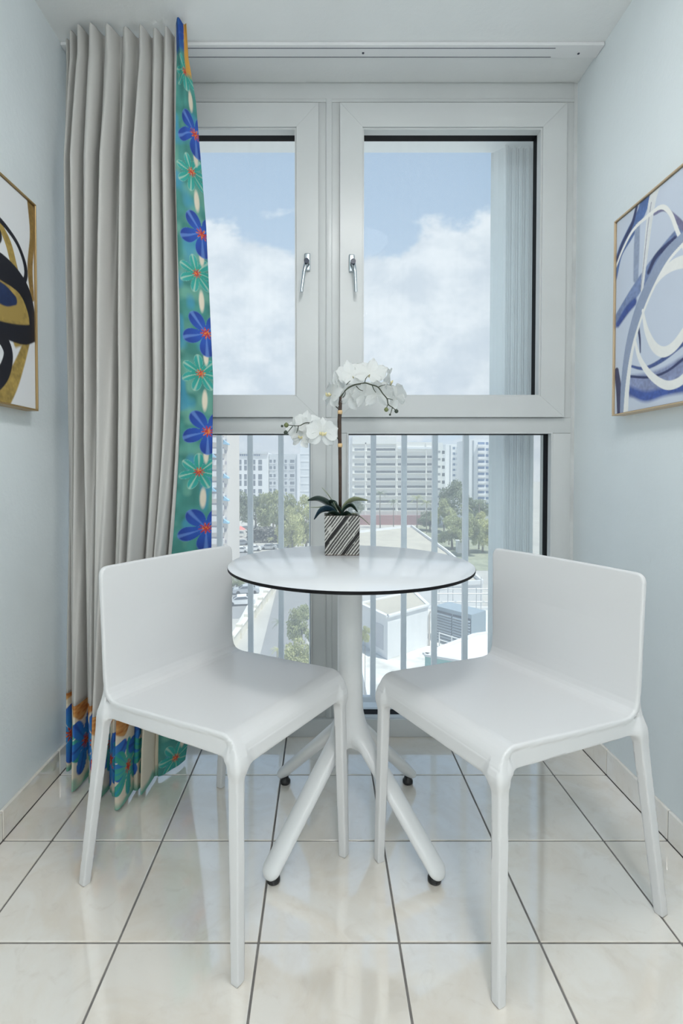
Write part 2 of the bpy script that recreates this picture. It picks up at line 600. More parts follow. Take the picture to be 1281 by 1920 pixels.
def ring(x0, x1, z0, z1, wd, y0, y1, cham=0.0):
    """mitred rectangular ring, outer x0..x1 / z0..z1, members wd wide"""
    m_ = MB()
    O = [(x0, z0), (x1, z0), (x1, z1), (x0, z1)]
    I = [(x0 + wd[0], z0 + wd[1]), (x1 - wd[2], z0 + wd[1]), (x1 - wd[2], z1 - wd[3]), (x0 + wd[0], z1 - wd[3])]
    g = 0.0001
    for k in range(4):
        q = [O[k], O[(k + 1) % 4], I[(k + 1) % 4], I[k]]
        c = (sum(p[0] for p in q) / 4, sum(p[1] for p in q) / 4)
        q = [(p[0] + (g if p[0] < c[0] else -g) * (k % 2 == 0), p[1] + (g if p[1] < c[1] else -g) * (k % 2 == 1)) for p in q]
        m_.prism(q, 1, y0, y1)
    return m_
openings = []
for x0, x1, ox0, ox1 in ((0.063, 0.898, 0.152, 0.804), (mir(0.898), -0.017, mir(0.804), -0.104)):
    z0, z1, oz0, oz1 = 1.2036, 2.356, 1.287, 2.262
    sash = ring(x0, x1, z0, z1, (ox0 - x0 - 0.006, oz0 - z0 - 0.006, x1 - ox1 - 0.006, z1 - oz1 - 0.006), 1.906, 1.986)
    sash = sash.build('sash', M_PVC, window)
    bv = sash.modifiers.new('soft edges', 'BEVEL'); bv.width = 0.0007; bv.segments = 2
    ring(ox0 - 0.008, ox1 + 0.008, oz0 - 0.008, oz1 + 0.008, (0.008,) * 4, 1.913, 1.946).build('glazing_bead', M_PVC, sash)
    MB().box((ox0 - 0.006, 1.9815, oz0 - 0.006), (ox1 + 0.006, 1.985, oz1 + 0.006)).build('pane', M_GLASS, sash)
    ring(ox0 - 0.008, ox1 + 0.008, oz0 - 0.008, oz1 + 0.008, (0.008,) * 4, 1.9465, 1.981).build('gasket', M_BLACK, sash)
for ox0, ox1 in ((0.094, 0.856), (mir(0.856), -0.045)):
    oz0, oz1 = 0.068, 1.145
    ring(ox0 - 0.004, ox1 + 0.004, oz0 - 0.004, oz1 + 0.004, (0.0055,) * 4, 1.916, 1.944).build('glazing_bead', M_PVC, window)
    pane = MB().box((ox0 - 0.004, 1.9815, oz0 - 0.004), (ox1 + 0.004, 1.985, oz1 + 0.004)).build('pane', M_GLASS, window)
    ring(ox0 - 0.006, ox1 + 0.006, oz0 - 0.006, oz1 + 0.006, (0.0095,) * 4, 1.9445, 1.981).build('gasket', M_BLACK, window)

M_CHROME = mat('brushed_chrome', (0.62, 0.68, 0.72), 0.22, 1.0)
M_CAP = mat('dark_cap', (0.02, 0.03, 0.06), 0.25)
for (bx, bz0, bz1, kx, kz, lx, lz) in ((576.5, 476, 509, 575.5, 494, 566, 547), (659.5, 478, 511, 661.5, 495, 667.5, 547)):
    p0, p1 = on_y(bx, bz1, 1.906), on_y(bx, bz0, 1.906)
    h = MB().bbox((p0.x - 0.011, 1.896, p0.z), (p0.x + 0.011, 1.9065, p1.z), 0.005, 3).build('handle', M_CHROME, window, smooth=True, sharp=40)
    k = on_y(kx, kz, 1.89); e = on_y(lx, lz, 1.872)
    MB().tube([(k.x, 1.898, k.z), (k.x, 1.862, k.z)], 0.0095, 14).build('pivot_cap', M_CAP, h, smooth=True, sharp=40)
    mid = Vector((k.x, 1.874, k.z)).lerp(Vector((e.x, 1.872, e.z)), 0.35) + Vector(((1 if lx > bx else -1) * 0.0035, -0.004, 0))
    MB().tube([(k.x, 1.884, k.z + 0.004), (k.x + (0.002 if lx > bx else -0.002), 1.874, k.z - 0.004), mid, (e.x, 1.872, e.z + 0.01), (e.x, 1.873, e.z)],
              [0.0075, 0.0078, 0.006, 0.0052, 0.0056], 10).build('lever', M_CHROME, h, smooth=True, sharp=50)

# caulk line beside the frame
struct('trim_1', (JR, 1.926, 0.0), (XR, 1.975, ZC), mat('caulk', (0.60, 0.62, 0.62), 0.6, var=0.1), 'caulked strip between window frame and wall')
struct('trim_2', (XL - 0.002, 1.926, 0.0), (mir(JR), 1.975, ZC), MATS['caulk'], 'caulked strip beside the curtain')

# curtain track on the ceiling
ta, tb = on_z(700, 83.5, ZC - 0.01).y, on_z(700, 108.5, ZC - 0.01).y
track = MB().bbox((XL + 0.001, ta, ZC - 0.011), (XR - 0.001, tb, ZC), 0.002).build('curtain_track', mat('track_white', (0.80, 0.81, 0.815), 0.35))
tag(track, 'long white double curtain track screwed to the ceiling', 'curtain track')
for yy in (on_z(700, 90.5, ZC - 0.011).y, on_z(700, 107, ZC - 0.011).y):
    MB().box((XL + 0.02, yy - 0.0011, ZC - 0.0116), (XR - 0.16, yy + 0.0011, ZC - 0.0105)).build('track_slot', mat('slot_dark', (0.05, 0.06, 0.09), 0.6), track)
for sx, sy in ((681, 100), (1085, 101)):
    q = on_z(sx, sy, ZC - 0.012)
    MB().lathe([(0.001, -0.0012), (0.0035, -0.0008), (0.0042, 0.001)], 12, (q.x, q.y, ZC - 0.0118)).build('screw', mat('screw_dark', (0.03, 0.035, 0.06), 0.4), track, smooth=True)

# unseen lamps added to brighten the interior: one over the table, two behind the camera
for ly, lab in ((0.78, 'added round fill lamp over the table, out of view'), (-0.70, 'added round fill lamp in the middle of the room, out of view'), (-2.05, 'added round fill lamp furthest from the window, out of view')):
    lamp = MB().lathe([(0.215, -0.030), (0.222, -0.026), (0.222, -0.001)], 48, (0.20, ly, ZC)).build('fill_lamp', M_PVC, smooth=True, sharp=40)
    tag(lamp, lab, 'lamp', 'added fill lamps')
    M_DIFF = emit_mat('fill_lamp_diffuser', (0.985, 0.985, 0.975), TABLE_FILL if ly > 0 else ROOM_FILL)
    MB().lathe([(0.02, -0.085), (0.08, -0.081), (0.14, -0.068), (0.185, -0.046), (0.203, -0.0305)], 48, (0.20, ly, ZC)).build('diffuser', M_DIFF, lamp, smooth=True)

# ---------------------------------------------------------------- just outside the glass
M_EXT = mat('exterior_paint', (0.85, 0.85, 0.83), 0.7, var=0.08, bump=0.15, bscale=40)
M_BEIGE = mat('beige_reveal', (0.80, 0.77, 0.69), 0.6, var=0.06)
M_ALU = mat('white_aluminium', (0.88, 0.90, 0.90), 0.4, var=0.03)
struct('exterior_wall_right', (0.876, 1.988, -19.0), (12.0, 2.062, 15.0), M_BEIGE, 'beige outer wall right of the window')
struct('exterior_wall_left', (-12.0, 1.988, -19.0), (mir(0.876), 2.062, 15.0), M_BEIGE, 'beige outer wall left of the window')
struct('exterior_wall_top', (mir(0.876), 1.988, 2.40), (0.876, 2.062, 15.0), M_EXT, 'outer wall over the window')
struct('exterior_wall_below', (mir(0.876), 1.988, -19.0), (0.876, 2.062, -0.3), M_BEIGE, 'outer wall under the window')
struct('window_ledge', (-1.4, 1.99, -0.3), (1.5, 2.20, 0.012), M_BEIGE, 'narrow concrete ledge outside the window')
hz = on_y(800, 265, 2.075).z
sh = empty('storm_shutter', (0.79, 2.10, 0.012))
tag(sh, 'white accordion storm shutter folded at the right outside the glass', 'shutter')
def shbuild(mb, name, m):
    o = mb.build(name, m, sh)
    o.matrix_parent_inverse = Matrix.Translation(sh.location).inverted()
    return o
shbuild(MB().bbox((mir(0.876), 2.064, hz), (0.876, 2.15, hz + 0.075), 0.003), 'head_track', M_ALU)
shbuild(MB().bbox((mir(0.876), 2.085, 0.012), (0.876, 2.135, 0.03), 0.003), 'floor_track', M_ALU)
zig = [(0.697, 2.146), (0.741, 2.100), (0.752, 2.098), (0.765, 2.120), (0.778, 2.098), (0.793, 2.120), (0.806, 2.098), (0.821, 2.120), (0.834, 2.098), (0.848, 2.120), (0.862, 2.096)]
for k in range(len(zig) - 1):
    (xa, ya), (xb, yb) = zig[k], zig[k + 1]
    d = Vector((xb - xa, yb - ya)).normalized(); nn = Vector((-d.y, d.x))
    mb = MB()
    L = math.hypot(xb - xa, yb - ya)
    prof = []
    for i in range(7):
        u = i / 6
        bow = 0.004 * math.sin(math.pi * u) + (0.0025 * math.sin(3 * math.pi * u))
        prof.append((xa + d.x * L * u + nn.x * bow, ya + d.y * L * u + nn.y * bow))
    poly = [(p[0] + nn.x * 0.0015, p[1] + nn.y * 0.0015) for p in prof] + [(p[0] - nn.x * 0.0015, p[1] - nn.y * 0.0015) for p in prof[::-1]]
    mb.prism(poly, 2, 0.032, hz - 0.003)
    shbuild(mb, 'blade', M_ALU)
for (xa, ya) in zig[1::2]:
    shbuild(MB().tube([(xa, ya - 0.003, 0.031), (xa, ya - 0.003, hz - 0.002)], 0.0045, 8), 'hinge_rod', M_ALU)

RY = 2.172
rail = empty('window_railing', (0, RY, 0.012))
tag(rail, 'grey metal safety railing outside the window', 'railing')
M_RAIL = mat('grey_rail_paint', (0.74, 0.76, 0.78), 0.4, var=0.06, vscale=20)
def rlbuild(mb, name):
    o = mb.build(name, M_RAIL, rail)
    o.matrix_parent_inverse = Matrix.Translation(rail.location).inverted()
    return o
rlbuild(MB().bbox((-0.85, RY - 0.016, 1.185), (0.868, RY + 0.016, 1.215), 0.003), 'top_rail')
rlbuild(MB().bbox((-0.85, RY - 0.012, 0.012), (0.868, RY + 0.012, 0.040), 0.003), 'bottom_rail')
x470 = on_y(469.5, 900, RY).x
dx = (on_y(873, 900, RY).x - x470) / 7
bar = MB().bbox((-0.0112, -0.0112, 0.028), (0.0112, 0.0112, 1.175), 0.002, 1).mesh('baluster', M_RAIL)
for k in range(-2, 9):
    x = x470 + k * dx
    if -0.84 < x < 0.80:
        shared('baluster', bar, rail, (x, 0, 0))

# ---------------------------------------------------------------- chairs
M_CHAIR = mat('white_polypropylene', (0.735, 0.74, 0.745), 0.30, bump=0.03, bscale=900)
def seg_dist(gy, gz, pts):
    best = np.full(np.shape(gy), 9.0)
    for (a0, b0), (a1, b1) in zip(pts[:-1], pts[1:]):
        vy, vz = a1 - a0, b1 - b0
        t = np.clip(((gy - a0) * vy + (gz - b0) * vz) / (vy * vy + vz * vz), 0, 1)
        best = np.minimum(best, np.hypot(gy - a0 - t * vy, gz - b0 - t * vz))
    return best
def arc(c, r, a0, a1, n=8):
    return [(c[0] + r * math.cos(math.radians(a0 + (a1 - a0) * i / n)), c[1] + r * math.sin(math.radians(a0 + (a1 - a0) * i / n))) for i in range(n + 1)]
CHAIR_PROFILE = ([(0.2360, 0.424), (0.2345, 0.447)] + arc((0.200, 0.4445), 0.034, 4, 90, 8) + [(0.06, 0.4690), (-0.06, 0.4615)]
                 + [(-0.130, 0.4575), (-0.147, 0.4598), (-0.159, 0.4650), (-0.1675, 0.4740), (-0.1725, 0.4880), (-0.1745, 0.505), (-0.1755, 0.52)]
                 + [(-0.177, 0.59), (-0.179, 0.67), (-0.181, 0.772)])
def rbox2(u, v, hu, hv, r):
    a, b = np.abs(u) - hu + r, np.abs(v) - hv + r
    return np.minimum(np.maximum(a, b), 0) + np.hypot(np.maximum(a, 0), np.maximum(b, 0)) - r
def chair_field(x, y, z):
    ax = np.abs(x)
    # slightly dished back
    bow = 0.010 * np.clip((z - 0.50) / 0.15, 0, 1) * (1 - (ax / 0.21) ** 2)
    sheet = seg_dist(y + bow, z, CHAIR_PROFILE) - 0.0065
    hw = 0.203 + 0.012 * np.clip((0.2 - y) / 0.4, 0, 1) + 0.006 * np.clip((z - 0.5) / 0.27, 0, 1)
    out = rbox2(ax, z - 0.4045, hw, 0.3750, 0.024)
    r = 0.0045
    a, b = sheet + r, out + r
    d = np.minimum(np.maximum(a, b), 0) + np.hypot(np.maximum(a, 0), np.maximum(b, 0)) - r
    # side skirts, set in a little under the seat edge
    sk = np.maximum(rbox2(ax - (hw - 0.0095), z - 0.4450 - 0.045 * y, 0.0075, 0.0180, 0.003), np.abs(y - 0.018) - 0.200)
    d = smin(d, sk, 0.003)
    # legs
    env = np.where((y > 0.200) & (z > 0.4445), np.hypot(y - 0.200, z - 0.4445) - 0.0395, np.where(z > 0.4445, z - 0.4780, -0.05))
    t = z / 0.45
    cx_, cy_ = 0.2000 - 0.0085 * t, 0.2385 - 0.0100 * t
    lg = rbox2(ax - cx_, y - cy_, 0.0105 + 0.0010 * t, 0.0105 + 0.0030 * t, 0.003)
    lg = np.maximum(np.maximum(lg, env), -z)
    t2 = np.minimum(z / 0.47, 1)
    up_ = np.clip((z - 0.42) / 0.08, 0, 1)
    cx2 = 0.2295 - 0.0255 * t2
    cy2 = -0.2390 + 0.0590 * t2 + 0.002 * up_
    l2 = rbox2(ax - cx2, y - cy2, 0.0105 + 0.0010 * t2 - 0.004 * up_, 0.0105 + 0.0045 * t2 - 0.012 * up_, 0.003)
    l2 = np.maximum(l2, np.maximum(-z, z - 0.515))
    k2 = 0.002 + 0.028 * np.clip((0.462 - z) / 0.03, 0, 1)
    d = smin(d, lg, k2)
    d = smin(d, l2, k2)
    return d
V, Q, N = field_mesh(chair_field, (-0.265, -0.275, -0.012), (0.265, 0.275, 0.800), 0.0046)
cen = V[Q].mean(1)
leg_ = cen[:, 2] < 0.385
back_ = cen[:, 2] > 0.535
def make_chair(loc, rz, label):
    c = empty('dining_chair', (loc[0], loc[1], 0), rz)
    tag(c, label, 'chair', 'white plastic chairs at the round table')
    for nm, me in CHAIR_MESHES:
        shared(nm, me, c)
    return c
CHAIR_MESHES = [('seat', submesh('seat', V, Q, N, ~leg_ & ~back_, M_CHAIR)), ('backrest', submesh('backrest', V, Q, N, back_, M_CHAIR))]
for sx in (1, -1):
    for sy in (1, -1):
        CHAIR_MESHES.append(('leg', submesh('leg', V, Q, N, leg_ & (cen[:, 0] * sx > 0) & (cen[:, 1] * sy > 0), M_CHAIR)))
def place_chair(fm, bm_, label):
    d = Vector((fm[0] - bm_[0], fm[1] - bm_[1]))
    return make_chair(((fm[0] + bm_[0]) / 2, (fm[1] + bm_[1]) / 2), math.atan2(d.y, d.x) - math.pi / 2, label)
place_chair((-0.049, 1.145), (-0.46, 1.42), 'white moulded plastic chair in front of the curtain')
place_chair((0.2315, 1.1175), (0.667, 1.3465), 'white moulded plastic chair beside the bare right wall')

# ---------------------------------------------------------------- round table
TX, TY, TZ, TR = 0.076, 1.428, 0.7465, 0.338
table = empty('bistro_table', (TX, TY, 0))
tag(table, 'small round white table with thin black edge on a four-legged pedestal', 'table')
M_TOP = mat('white_laminate', (0.80, 0.82, 0.84), 0.16, spec=1.0)
M_STEEL = mat('white_powder_coat', (0.80, 0.815, 0.82), 0.30)
M_EDGE = mat('black_laminate_core', (0.006, 0.006, 0.007), 0.6, spec=0.2)
MB().lathe([(TR - 0.004, TZ - 0.0092), (TR - 0.0002, TZ - 0.0072), (TR + 0.0002, TZ - 0.0014), (TR - 0.0010, TZ - 0.0006)], 128).build('edge', M_EDGE, table, smooth=True, sharp=40)
MB().lathe([(TR - 0.02, TZ - 0.0072), (TR - 0.0035, TZ - 0.0012), (TR - 0.0006, TZ - 0.0004), (TR - 0.0014, TZ)], 128).build('top', M_TOP, table, smooth=True, sharp=30)
MB().lathe([(0.10, TZ - 0.018), (0.11, TZ - 0.015), (0.11, TZ - 0.0093)], 32).build('mounting_plate', M_STEEL, table, smooth=True, sharp=40)
FD = 0.200
def base_field(x, y, z):
    r = np.hypot(x, y)
    rad = 0.0345 + 0.006 * np.clip((0.45 - z) / 0.25, 0, 1)
    col = np.maximum(r - rad, np.maximum(0.245 - z, z - (TZ - 0.014)))
    ax, ay = np.abs(x), np.abs(y)
    A = np.array([0.008, 0.008, 0.300]); B = np.array([FD, FD, 0.0350])
    v = B - A
    t = np.clip(((ax - A[0]) * v[0] + (ay - A[1]) * v[1] + (z - A[2]) * v[2]) / (v @ v), 0, 1)
    dx_, dy_, dz_ = ax - A[0] - t * v[0], ay - A[1] - t * v[1], z - A[2] - t * v[2]
    # flattened oval section, wider than it is deep
    hl_ = math.hypot(v[0], v[1]); ux, uy = v[0] / hl_, v[1] / hl_
    lat = -dx_ * uy + dy_ * ux
    fwd_ = dx_ * ux + dy_ * uy
    nrm = np.array([v[2] * ux, v[2] * uy, -hl_]); nrm = nrm / np.linalg.norm(nrm)
    vert = dx_ * nrm[0] + dy_ * nrm[1] + dz_ * nrm[2]
    along = np.sqrt(np.maximum(dx_ ** 2 + dy_ ** 2 + dz_ ** 2 - lat ** 2 - vert ** 2, 0))
    a_, b_ = 0.0272 - 0.001 * t, 0.0190 - 0.003 * t
    leg = (np.sqrt((lat / a_) ** 2 + (vert / b_) ** 2 + (along / a_) ** 2) - 1) * b_
    return smin(col, leg, 0.030)
V, Q, N = field_mesh(base_field, (-0.26, -0.26, 0.002), (0.26, 0.26, 0.75), 0.0052)
cen = V[Q].mean(1)
legsel = (np.hypot(cen[:, 0], cen[:, 1]) > 0.065) & (cen[:, 2] < 0.34)
shared('column', submesh('column', V, Q, N, ~legsel, M_STEEL), table)
glide = MB().lathe([(0.015, 0.0), (0.0165, 0.002), (0.0165, 0.010), (0.012, 0.014), (0.010, 0.024)], 18).mesh('glide', mat('black_plastic', (0.012, 0.012, 0.013), 0.3), True)
for sx in (1, -1):
    for sy in (1, -1):
        lg = shared('leg', submesh('leg', V, Q, N, legsel & (cen[:, 0] * sx > 0) & (cen[:, 1] * sy > 0), M_STEEL), table)
        shared('glide', glide, lg, (sx * FD * 0.985, sy * FD * 0.985, 0))

# ---------------------------------------------------------------- curtain
def lerp_path(pts, u):
    p = np.array(pts, float)
    k = np.linspace(0, 1, len(p))
    return np.stack([np.interp(u, k, p[:, i]) for i in range(p.shape[1])], -1)
def smooth_path(pts, u, n=400):
    s = np.linspace(0, 1, n)
    q = lerp_path(pts, s)
    ker = np.ones(41) / 41
    pad = np.pad(q, ((20, 20), (0, 0)), mode='reflect', reflect_type='odd')
    q = np.stack([np.convolve(pad[:, i], ker, 'valid') for i in range(q.shape[1])], -1)
    return np.stack([np.interp(u, s, q[:, i]) for i in range(q.shape[1])], -1)
CUR_TOP, CUR_BOT, HEM = 2.426, 0.012, 0.272
TOPP = [(-0.846, 1.728), (-0.80, 1.70), (-0.74, 1.682), (-0.66, 1.69), (-0.58, 1.695), (-0.52, 1.692), (-0.468, 1.690)]
BOTP = [(-0.850, 1.705), (-0.800, 1.665), (-0.735, 1.605), (-0.665, 1.560), (-0.605, 1.545), (-0.570, 1.590), (-0.535, 1.657)]
MIDP = [(-0.838, 1.722), (-0.785, 1.672), (-0.730, 1.630), (-0.650, 1.620), (-0.570, 1.625), (-0.505, 1.650), (-0.452, 1.690)]
rng = np.random.RandomState(4)
NF = 9
famp = 0.75 + 0.5 * rng.rand(NF + 2)
fshift = (rng.rand(NF + 2) - 0.5) * 0.55
def curtain_main(u, z):
    """u 0..1 across the lining, z height; arrays of the same shape"""
    s = np.clip((CUR_TOP - z) / (CUR_TOP - CUR_BOT), 0, 1)
    a, m_, b = smooth_path(TOPP, u), smooth_path(MIDP, u), smooth_path(BOTP, u)
    w1 = np.clip(s / 0.45, 0, 1)[..., None]; w1 = w1 * w1 * (3 - 2 * w1)
    w2 = np.clip((s - 0.45) / 0.55, 0, 1)[..., None]; w2 = w2 * w2 * (3 - 2 * w2)
    c = a * (1 - w1) + m_ * w1
    c = c * (1 - w2) + b * w2
    k = u * NF
    drift = np.interp(k, np.arange(NF + 2), fshift) * np.sin(s * 2.4) * 1.3
    wide = 0.5 + 0.5 * np.clip((s - 0.1) / 0.5, 0, 1)
    ph = 2 * np.pi * (k + drift * 0.5)
    am = np.interp(k, np.arange(NF + 2), famp)
    ztop = np.clip((z - 2.30) / 0.126, 0, 1)
    amp = np.where(z > 2.335, 0.013 + 0.003 * (z - 2.335) / 0.09, 0.013 + 0.019 * np.clip((2.335 - z) / 0.35, 0, 1))
    amp = amp * 1.45 + 0.008 * np.clip((s - 0.35) / 0.6, 0, 1)
    odd = (np.floor(k + 0.5).astype(int) % 2 == 1)
    am = am * np.where(odd, 1 - 0.75 * np.clip((s - 0.55) / 0.4, 0, 1), 1.0)
    kpow = 1.5 * ztop + 1.15 * (1 - ztop)
    g = (0.5 + 0.5 * np.cos(ph)) ** kpow * 2 - 0.8
    g2 = 0.22 * np.sin(2.0 * ph + 1.3 + 5 * s) * (1 - ztop) + 0.12 * np.sin(3.0 * ph + 9 * s + u * 11) * (1 - ztop)
    am = am * (0.35 + 0.65 * np.clip(u / 0.09, 0, 1))
    d = amp * am * (g + g2)
    lat = 0.0072 * np.minimum(am, 1.1) * np.sin(ph) * (0.35 + 0.65 * (1 - ztop))
    # direction across the cloth and towards the room
    e = 1e-3
    x = c[..., 0] + lat * 0.9
    y = c[..., 1] - d
    y = np.minimum(y, 1.745)
    x = np.maximum(x, XL + 0.014)
    return np.stack([x, y, z], -1)
EDGE_Z = [0.0, 0.30, 0.75, 1.30, 1.80, 2.20, 2.33, 2.43]
EDGE_X = [-0.476, -0.425, -0.372, -0.362, -0.383, -0.412, -0.432, -0.437]
EDGE_Y = [1.737, 1.72, 1.70, 1.695, 1.69, 1.68, 1.67, 1.665]
def curtain_side(v, z):
    """v 0..1 across the turned-over printed edge"""
    p0 = curtain_main(np.ones_like(v), z)
    x1 = np.interp(z, EDGE_Z, EDGE_X); y1 = np.interp(z, EDGE_Z, EDGE_Y)
    x = p0[..., 0] * (1 - v) + x1 * v
    y = p0[..., 1] * (1 - v) + y1 * v
    top = np.clip((z - 2.30) / 0.12, 0, 1)
    y = y - 0.014 * np.sin(np.pi * v) * (1 - top) - top * 0.020 * np.maximum(0, np.sin(np.pi * 1.6 * v)) - 0.004 * np.sin(3 * np.pi * v + 4 * z)
    return np.stack([x, y, z], -1)

def blend(c, col, m_):
    return c * (1 - m_[..., None]) + np.asarray(col) * m_[..., None]
def vnoise(a, b, sc, seed=0):
    """smooth value noise"""
    r = np.random.RandomState(seed).rand(64, 64)
    x, y = a * sc, b * sc
    xi, yi = np.floor(x).astype(int), np.floor(y).astype(int)
    fx, fy = x - xi, y - yi
    fx, fy = fx * fx * (3 - 2 * fx), fy * fy * (3 - 2 * fy)
    g = lambda i, j: r[i % 64, j % 64]
    return (g(xi, yi) * (1 - fx) + g(xi + 1, yi) * fx) * (1 - fy) + (g(xi, yi + 1) * (1 - fx) + g(xi + 1, yi + 1) * fx) * fy
TEAL, TEAL2 = lin(70, 138, 130), lin(120, 175, 155)
BLUE, NAVY, SKYB = lin(45, 95, 190), lin(35, 60, 140), lin(60, 165, 205)
GREEN, CREAM, RED, ORANGE, BROWN = lin(40, 150, 130), lin(225, 215, 195), lin(190, 55, 50), lin(225, 130, 60), lin(170, 95, 40)
def flower(c, a, b, ca, cb, R, n, rot, cols, core=0.017):
    da, db = a - ca, b - cb
    r = np.hypot(da, db); th = np.arctan2(db, da) - rot
    pet = np.abs(np.cos(th * n / 2))
    edge = R * (0.18 + 0.82 * pet ** 0.55)
    ins = np.clip((edge - r) / 0.003, 0, 1)
    f = np.clip(r / R, 0, 1)
    col = cols[0] * (1 - f[..., None]) + cols[1] * f[..., None]
    vein = np.clip((pet - 0.965) / 0.03, 0, 1) * 0.6
    col = col * (1 - vein[..., None]) + cols[2] * vein[..., None]
    rim = np.clip((r - edge + 0.005) / 0.003, 0, 1) * 0.5
    col = col * (1 - rim[..., None]) + cols[2] * rim[..., None]
    c = c * (1 - ins[..., None]) + col * ins[..., None]
    k = core * (0.8 + 0.35 * np.sin(th * 9))
    cc = np.clip((k - r) / 0.003, 0, 1)
    sp = vnoise(a, b, 320, 3)
    cm = RED * (sp < 0.62)[..., None] + ORANGE * (sp >= 0.62)[..., None]
    return c * (1 - cc[..., None]) + cm * cc[..., None]
B3, T3 = (BLUE, NAVY, lin(110, 150, 215)), (GREEN, lin(60, 165, 160), lin(190, 215, 195))
def print_side(a, b):
    c = np.zeros(a.shape + (3,)) + TEAL
    n = vnoise(a, b, 40, 1)
    c = c * (0.8 + 0.4 * n[..., None])
    c = blend(c, TEAL2, np.clip((vnoise(a, b, 30, 2) - 0.45) * 3, 0, 1) * 0.6)
    c = blend(c, lin(70, 150, 185), np.clip((vnoise(a + 3, b * 0.6, 26, 6) - 0.62) * 5, 0, 1) * 0.7)
    for i in range(-1, 8):
        zb = 1.133 + 0.318 * (i - 3) ; zt = zb + 0.186
        for ca, cb, ha, hb in ((0.074, zb + 0.10, 0.010, 0.040), (0.080, zb - 0.075, 0.009, 0.035)):
            c = blend(c, CREAM, np.clip(1.6 - 1.6 * (((a - ca) / ha) ** 2 + ((b - cb) / hb) ** 2), 0, 1))
        c = flower(c, a, b, 0.062, zt, 0.062, 7, 0.5 + i, T3, 0.015)
        c = flower(c, a, b, 0.084, zb, 0.078, 5, 0.95, B3, 0.018)
    return c
def print_hem(a, b):
    c = np.zeros(a.shape + (3,)) + CREAM
    n = vnoise(a, b, 30, 5)
    c = blend(c, TEAL2, np.clip((0.014 - b + 0.03 * n) / 0.02, 0, 1))
    for i in range(0, 16):
        ca = 0.035 + i * 0.098
        cb = 0.122 + 0.022 * math.sin(i * 2.3)
        if i % 2 == 0:
            c = flower(c, a, b, ca, cb, 0.100, 6, 0.5 + i * 0.7, (SKYB * 0.7 + BLUE * 0.3, BLUE, NAVY), 0.024)
        else:
            c = flower(c, a, b, ca, cb, 0.088, 8, 0.3 + i, (lin(90, 185, 170), GREEN, lin(40, 140, 190)), 0.021)
    band = np.clip((b - 0.222 - 0.02 * np.sin(a * 43)) / 0.006, 0, 1)
    fr_ = vnoise(a, b * 3, 60, 8)[..., None]
    c = c * (1 - band[..., None]) + (BROWN * (1 - fr_) + lin(210, 160, 95) * fr_) * band[..., None]
    return c

M_LINING = mat('curtain_lining', (0.61, 0.60, 0.575), 0.85, bump=0.10, bscale=500, transl=0.12)
M_PRINT = attr_mat('floral_print', 0.8, 0.1, 500, 0.10)
curtain = empty('curtain', (-0.66, 1.66, 0.012))
tag(curtain, 'floor-length grey lined curtain with blue and teal floral edges', 'curtain')
def cur_part(name, P, m, cols=None):
    me = np_grid_mesh(name, P - np.array([-0.66, 1.66, 0.012]), m)
    if cols is not None:
        paint(me, cols.reshape(-1, 3))
    o = link(name, me, curtain)
    sd = o.modifiers.new('cloth thickness', 'SOLIDIFY'); sd.thickness = 0.0022; sd.offset = 0
    return o
uu, zz = np.meshgrid(np.linspace(0, 1, 520), np.concatenate([np.linspace(HEM, 2.25, 120), np.linspace(2.26, CUR_TOP, 40)]))
cur_part('lining', curtain_main(uu, zz), M_LINING)
uu, zz = np.meshgrid(np.linspace(0, 1, 900), np.linspace(CUR_BOT, HEM, 150))
P = curtain_main(uu, zz)
arc_l = np.concatenate([[0], np.cumsum(np.linalg.norm(np.diff(P[75], axis=0), axis=1))])
cur_part('printed_hem', P, M_PRINT, print_hem(np.broadcast_to(arc_l, uu.shape), zz - CUR_BOT))
vv, zz = np.meshgrid(np.linspace(0, 1, 60), np.linspace(CUR_BOT, CUR_TOP + 0.006, 1000))
P = curtain_side(vv, zz)
av = vv * 0.098
cs = print_side(av, zz)
gold = (np.clip((zz - 2.26) / 0.02, 0, 1) * np.clip((vv - 0.66) / 0.05, 0, 1))
cs = blend(cs, lin(215, 160, 70), gold)
cs = blend(cs, lin(35, 80, 165), np.clip((zz - 2.33) / 0.02, 0, 1) * np.clip((0.66 - vv) / 0.05, 0, 1) * 0.85)
cur_part('printed_edge', P, M_PRINT, cs)

